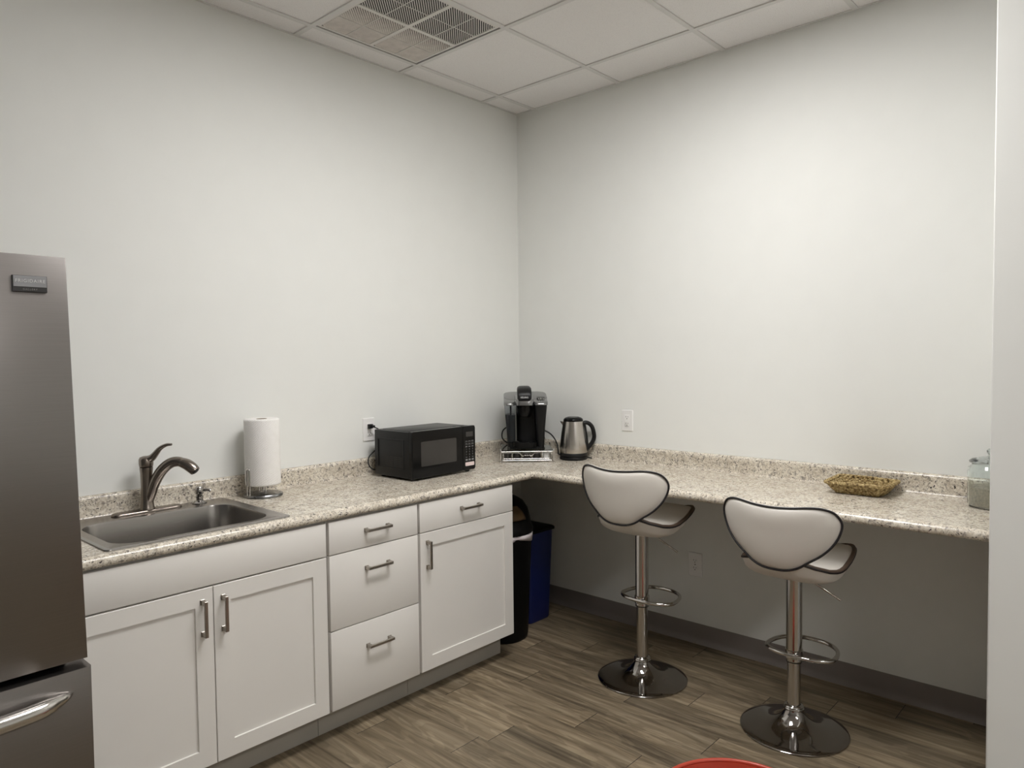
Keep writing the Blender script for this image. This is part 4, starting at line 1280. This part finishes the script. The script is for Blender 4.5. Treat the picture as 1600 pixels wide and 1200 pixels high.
    for side in (True, False):
        o = len(vs)
        vs.append(back_pt(0, 0, side))
        for i_ in range(1, NR+1):
            rr_ = (i_/NR)**0.7
            for k in range(NB): vs.append(back_pt(k, rr_, side))
        for k in range(NB):
            k2 = (k+1) % NB
            fs.append([o, o+1+k, o+1+k2] if side else [o, o+1+k2, o+1+k])
            for i_ in range(NR-1):
                a_, b_ = o+1+i_*NB, o+1+(i_+1)*NB
                q = [a_+k, b_+k, b_+k2, a_+k2]
                fs.append(q if side else q[::-1])
    m_ = MB(); m_.add(vs, fs)
    bk = m_.build('backrest', 'vinyl', t, smooth=70)
    MB().tube([back_pt(k, 1.022, True)+Vector((-0.003, 0, 0)) for k in range(NB)], 0.0042, 8, closed=True).build('piping', 'piping', bk, smooth=60)
    MB().tube([back_pt(k, 1.0, True)+Vector((0.006, 0, 0)) for k in range(NB)], 0.0058, 8, closed=True).build('edge_band', 'vinyl', bk, smooth=60)
    br = MB().box((-0.190, -0.05, 0.772-drop), (-0.168, 0.05, 0.812-drop), bev=0.002)
    br.build('back_bracket', 'black', t, smooth=60)
    return t
build_stool('cream bar stool nearer the corner, set higher', -0.540, -1.223, 0.0, 0.0)
build_stool('cream bar stool nearer the right wall end, set lower', -0.540, -1.923, 0.063, 0.0)

# ------------------------------------------------------------------ bins under the counter
def build_bins():
    t = thing('trash_can', 'tall black trash can with domed lid beside the end cabinet', 'trash can', (-0.585, -0.372, 0), R(-35))
    MB().lathe([(0, 0.0004), (0.135, 0.0004), (0.140, 0.006), (0.143, 0.02), (0.167, 0.56), (0.170, 0.568), (0.164, 0.568), (0.138, 0.02), (0, 0.018)], 48).build('can', 'binblack', t, smooth=40)
    l = MB().lathe([(0.168, 0.5685), (0.174, 0.5685), (0.176, 0.585), (0.170, 0.600), (0.164, 0.610), (0.159, 0.64), (0.146, 0.69), (0.122, 0.727), (0.088, 0.748), (0.048, 0.760), (0, 0.764)], 48)
    l.build('dome_lid', 'binblack', t, smooth=40)
    # swing flap on the front of the dome
    fl_ = MB()
    rr_ = lambda z: (0.1645 if z < 0.61 else 0.1645*math.sqrt(max(0, 1-((z-0.605)/0.168)**2)))
    rings = []
    for i_ in range(10):
        z = 0.645+0.098*i_/9
        hw = 43*math.sqrt(max(0.02, 1-(i_/9.3)**2))
        rings.append([((rr_(z)+0.002)*math.cos(R(-90+hw*q/8)), (rr_(z)+0.002)*math.sin(R(-90+hw*q/8)), z) for q in range(-8, 9)])
    fl_.loft(rings, cap=False, closed=False)
    o = fl_.build('swing_flap', 'amber', t, smooth=60)
    o['label'] = 'brown swing flap of the dome lid'
    sm = o.modifiers.new('solid', 'SOLIDIFY'); sm.thickness = 0.003; sm.offset = 1
    bg = MB()
    rings = []
    for z, amp, r0 in ((0.566, 0.002, 0.1725), (0.550, 0.003, 0.1715), (0.532, 0.004, 0.169)):
        rings.append([((r0+amp*math.sin(2*PI*q*7/60)+0.003*math.sin(2*PI*q*11/60))*math.cos(2*PI*q/60), (r0+amp*math.sin(2*PI*q*7/60)+0.003*math.sin(2*PI*q*11/60))*math.sin(2*PI*q/60), z+0.011*math.sin(2*PI*q*4/60)*(1 if z < 0.54 else 0.0)) for q in range(60)])
    bg.loft(rings, cap=False)
    o = bg.build('bin_liner', 'bag', t, smooth=60)
    sm = o.modifiers.new('solid', 'SOLIDIFY'); sm.thickness = 0.0012
    t = thing('recycling_bin', 'blue rectangular plastic bin standing behind the black trash can', 'recycling bin', (-0.293, -0.245, 0), 0)
    ring = lambda w_, d_, z: [(x, y, z) for x, y in rrect(w_, d_, 0.025, 5)]
    MB().loft([ring(0.170, 0.300, 0.0004), ring(0.18, 0.31, 0.01), ring(0.212, 0.345, 0.512), ring(0.204, 0.337, 0.512), ring(0.172, 0.302, 0.014)]).build('bin', 'blue', t, smooth=40)
    MB().loft([ring(0.214, 0.347, 0.5125), ring(0.230, 0.366, 0.5125), ring(0.230, 0.366, 0.524), ring(0.212, 0.346, 0.530), ring(0.13, 0.25, 0.531)]).build('rim_lid', 'binblack', t, smooth=40)
build_bins()

# ------------------------------------------------------------------ refrigerator
def build_fridge():
    t = thing('refrigerator', 'tall stainless steel refrigerator with bottom freezer drawer at the left edge', 'refrigerator', (-3.205, 0, 0))
    hw = 0.455
    yd = -0.870
    MB().box((-hw+0.012, -0.795, 0.03), (hw-0.012, -0.05, 1.775), bev=0.006).build('cabinet_body', 'fridgeside', t)
    g = MB().box((-hw+0.02, -0.800, 0.65), (hw-0.02, -0.7955, 1.76))
    g.build('gasket', 'gasket', t)
    def door(x0, x1, z0, z1, y0, lean):
        m_ = MB()
        r_ = 0.010
        rg = lambda y, ins: [(x0+ins-(0 if lean == 0 else lean*(z0-0.7)), y, z0+ins*0.6), (x1-ins-(lean*(z0-0.7)), y, z0+ins*0.6), (x1-ins-lean*(z1-0.7), y, z1-ins*0.6), (x0+ins-lean*(z1-0.7), y, z1-ins*0.6)]
        m_.loft([rg(-0.8005, 0.0), rg(y0+0.006, 0.0), rg(y0+0.0015, 0.0016), rg(y0, 0.006)])
        return m_
    LN = 0.018
    dl = door(-hw, -0.002, 0.705, 1.770, yd, LN).build('door', 'fridge', t, smooth=40)
    d = door(0.002, hw+0.020, 0.705, 1.770, yd, LN).build('door', 'fridge', t, smooth=40)
    for dd, sx in ((dl, -0.05), (d, 0.045)):
        h = MB().tube(catmull([(sx, yd+0.002, 0.80), (sx, yd-0.045, 0.84), (sx, yd-0.06, 1.20), (sx, yd-0.045, 1.60), (sx, yd+0.002, 1.64)], 8), 0.013, 12)
        h.build('door_handle', 'handle_steel', dd, smooth=60)
    # name badge, high on the right-hand door
    bx = 3.205
    b = MB()
    x0, x1, z0, z1 = 0.3335, 0.4095, 1.675, 1.716
    b.box((x0, yd-0.005, z0), (x1, yd+0.0005, z1), 0, bev=0.001)
    b.box((x0+0.0025, yd-0.0058, z0+0.0125), (x1-0.0015, yd-0.0049, z1-0.0012), 1, bev=0.0003)
    text_mesh('FRIGIDAIRE', 0.0112, b, face_xf((x0+x1)/2+0.0005, yd-0.0062, z0+0.0270), 2, 0.0006, space=1.17, bold=0.0001)
    text_mesh('GALLERY', 0.0062, b, face_xf((x0+x1)/2, yd-0.0054, z0+0.0062), 3, 0.0006, space=1.35)
    b.build('badge', [simple('badge dark', (0.03, 0.028, 0.028), 0.35), simple('badge grey', (0.30, 0.30, 0.31), 0.35, 0.6), 'lgrey', simple('badge grey letters', (0.30, 0.29, 0.28), 0.5)], d, smooth=0, fix=False)
    fz = door(-hw, hw+0.022, 0.06, 0.688, yd-0.018, 0.0).build('freezer_drawer', 'fridge', t, smooth=40)
    yh = yd-0.018
    # long bowed handle bar with tapered ends
    pts = catmull([(-0.430, yh+0.004, 0.630), (-0.39, yh-0.022, 0.630), (-0.30, yh-0.055, 0.630), (0.0, yh-0.072, 0.630), (0.30, yh-0.056, 0.630), (0.39, yh-0.024, 0.630), (0.432, yh+0.004, 0.630)], 8)
    n = len(pts)
    rad = [0.0215*min(1, 0.04+1.25*math.sin(PI*i_/(n-1))**0.85) for i_ in range(n)]
    MB().tube(pts, rad, 16).build('drawer_handle', 'handle_steel', fz, smooth=60)
    for sx in (-1, 1):
        for y in (-0.72, -0.12):
            MB().lathe([(0, 0.0003), (0.02, 0.0003), (0.02, 0.03), (0, 0.03)], 16).build('foot', 'black', t, loc=(sx*0.38, y, 0))
    MB().box((-hw+0.02, -0.80, 0.032), (hw-0.02, -0.7955, 0.058)).build('kick_grille', 'black', t)
build_fridge()

# ------------------------------------------------------------------ red tub in the foreground
def build_tub():
    o = thing('plastic_tub', 'round red plastic tub on the floor, cut off by the bottom edge', 'tub', (-1.478, -2.128, 0))
    MB().lathe([(0, 0.0005), (0.165, 0.0005), (0.172, 0.006), (0.234, 0.215), (0.236, 0.220), (0.228, 0.220), (0.166, 0.012), (0, 0.010)], 64).build('tub_wall', 'red', o, smooth=40)
    MB().tube([(0.2355*math.cos(2*PI*k/64), 0.2355*math.sin(2*PI*k/64), 0.222) for k in range(64)], 0.0070, 10, closed=True).build('rolled_rim', 'red', o, smooth=60)
build_tub()
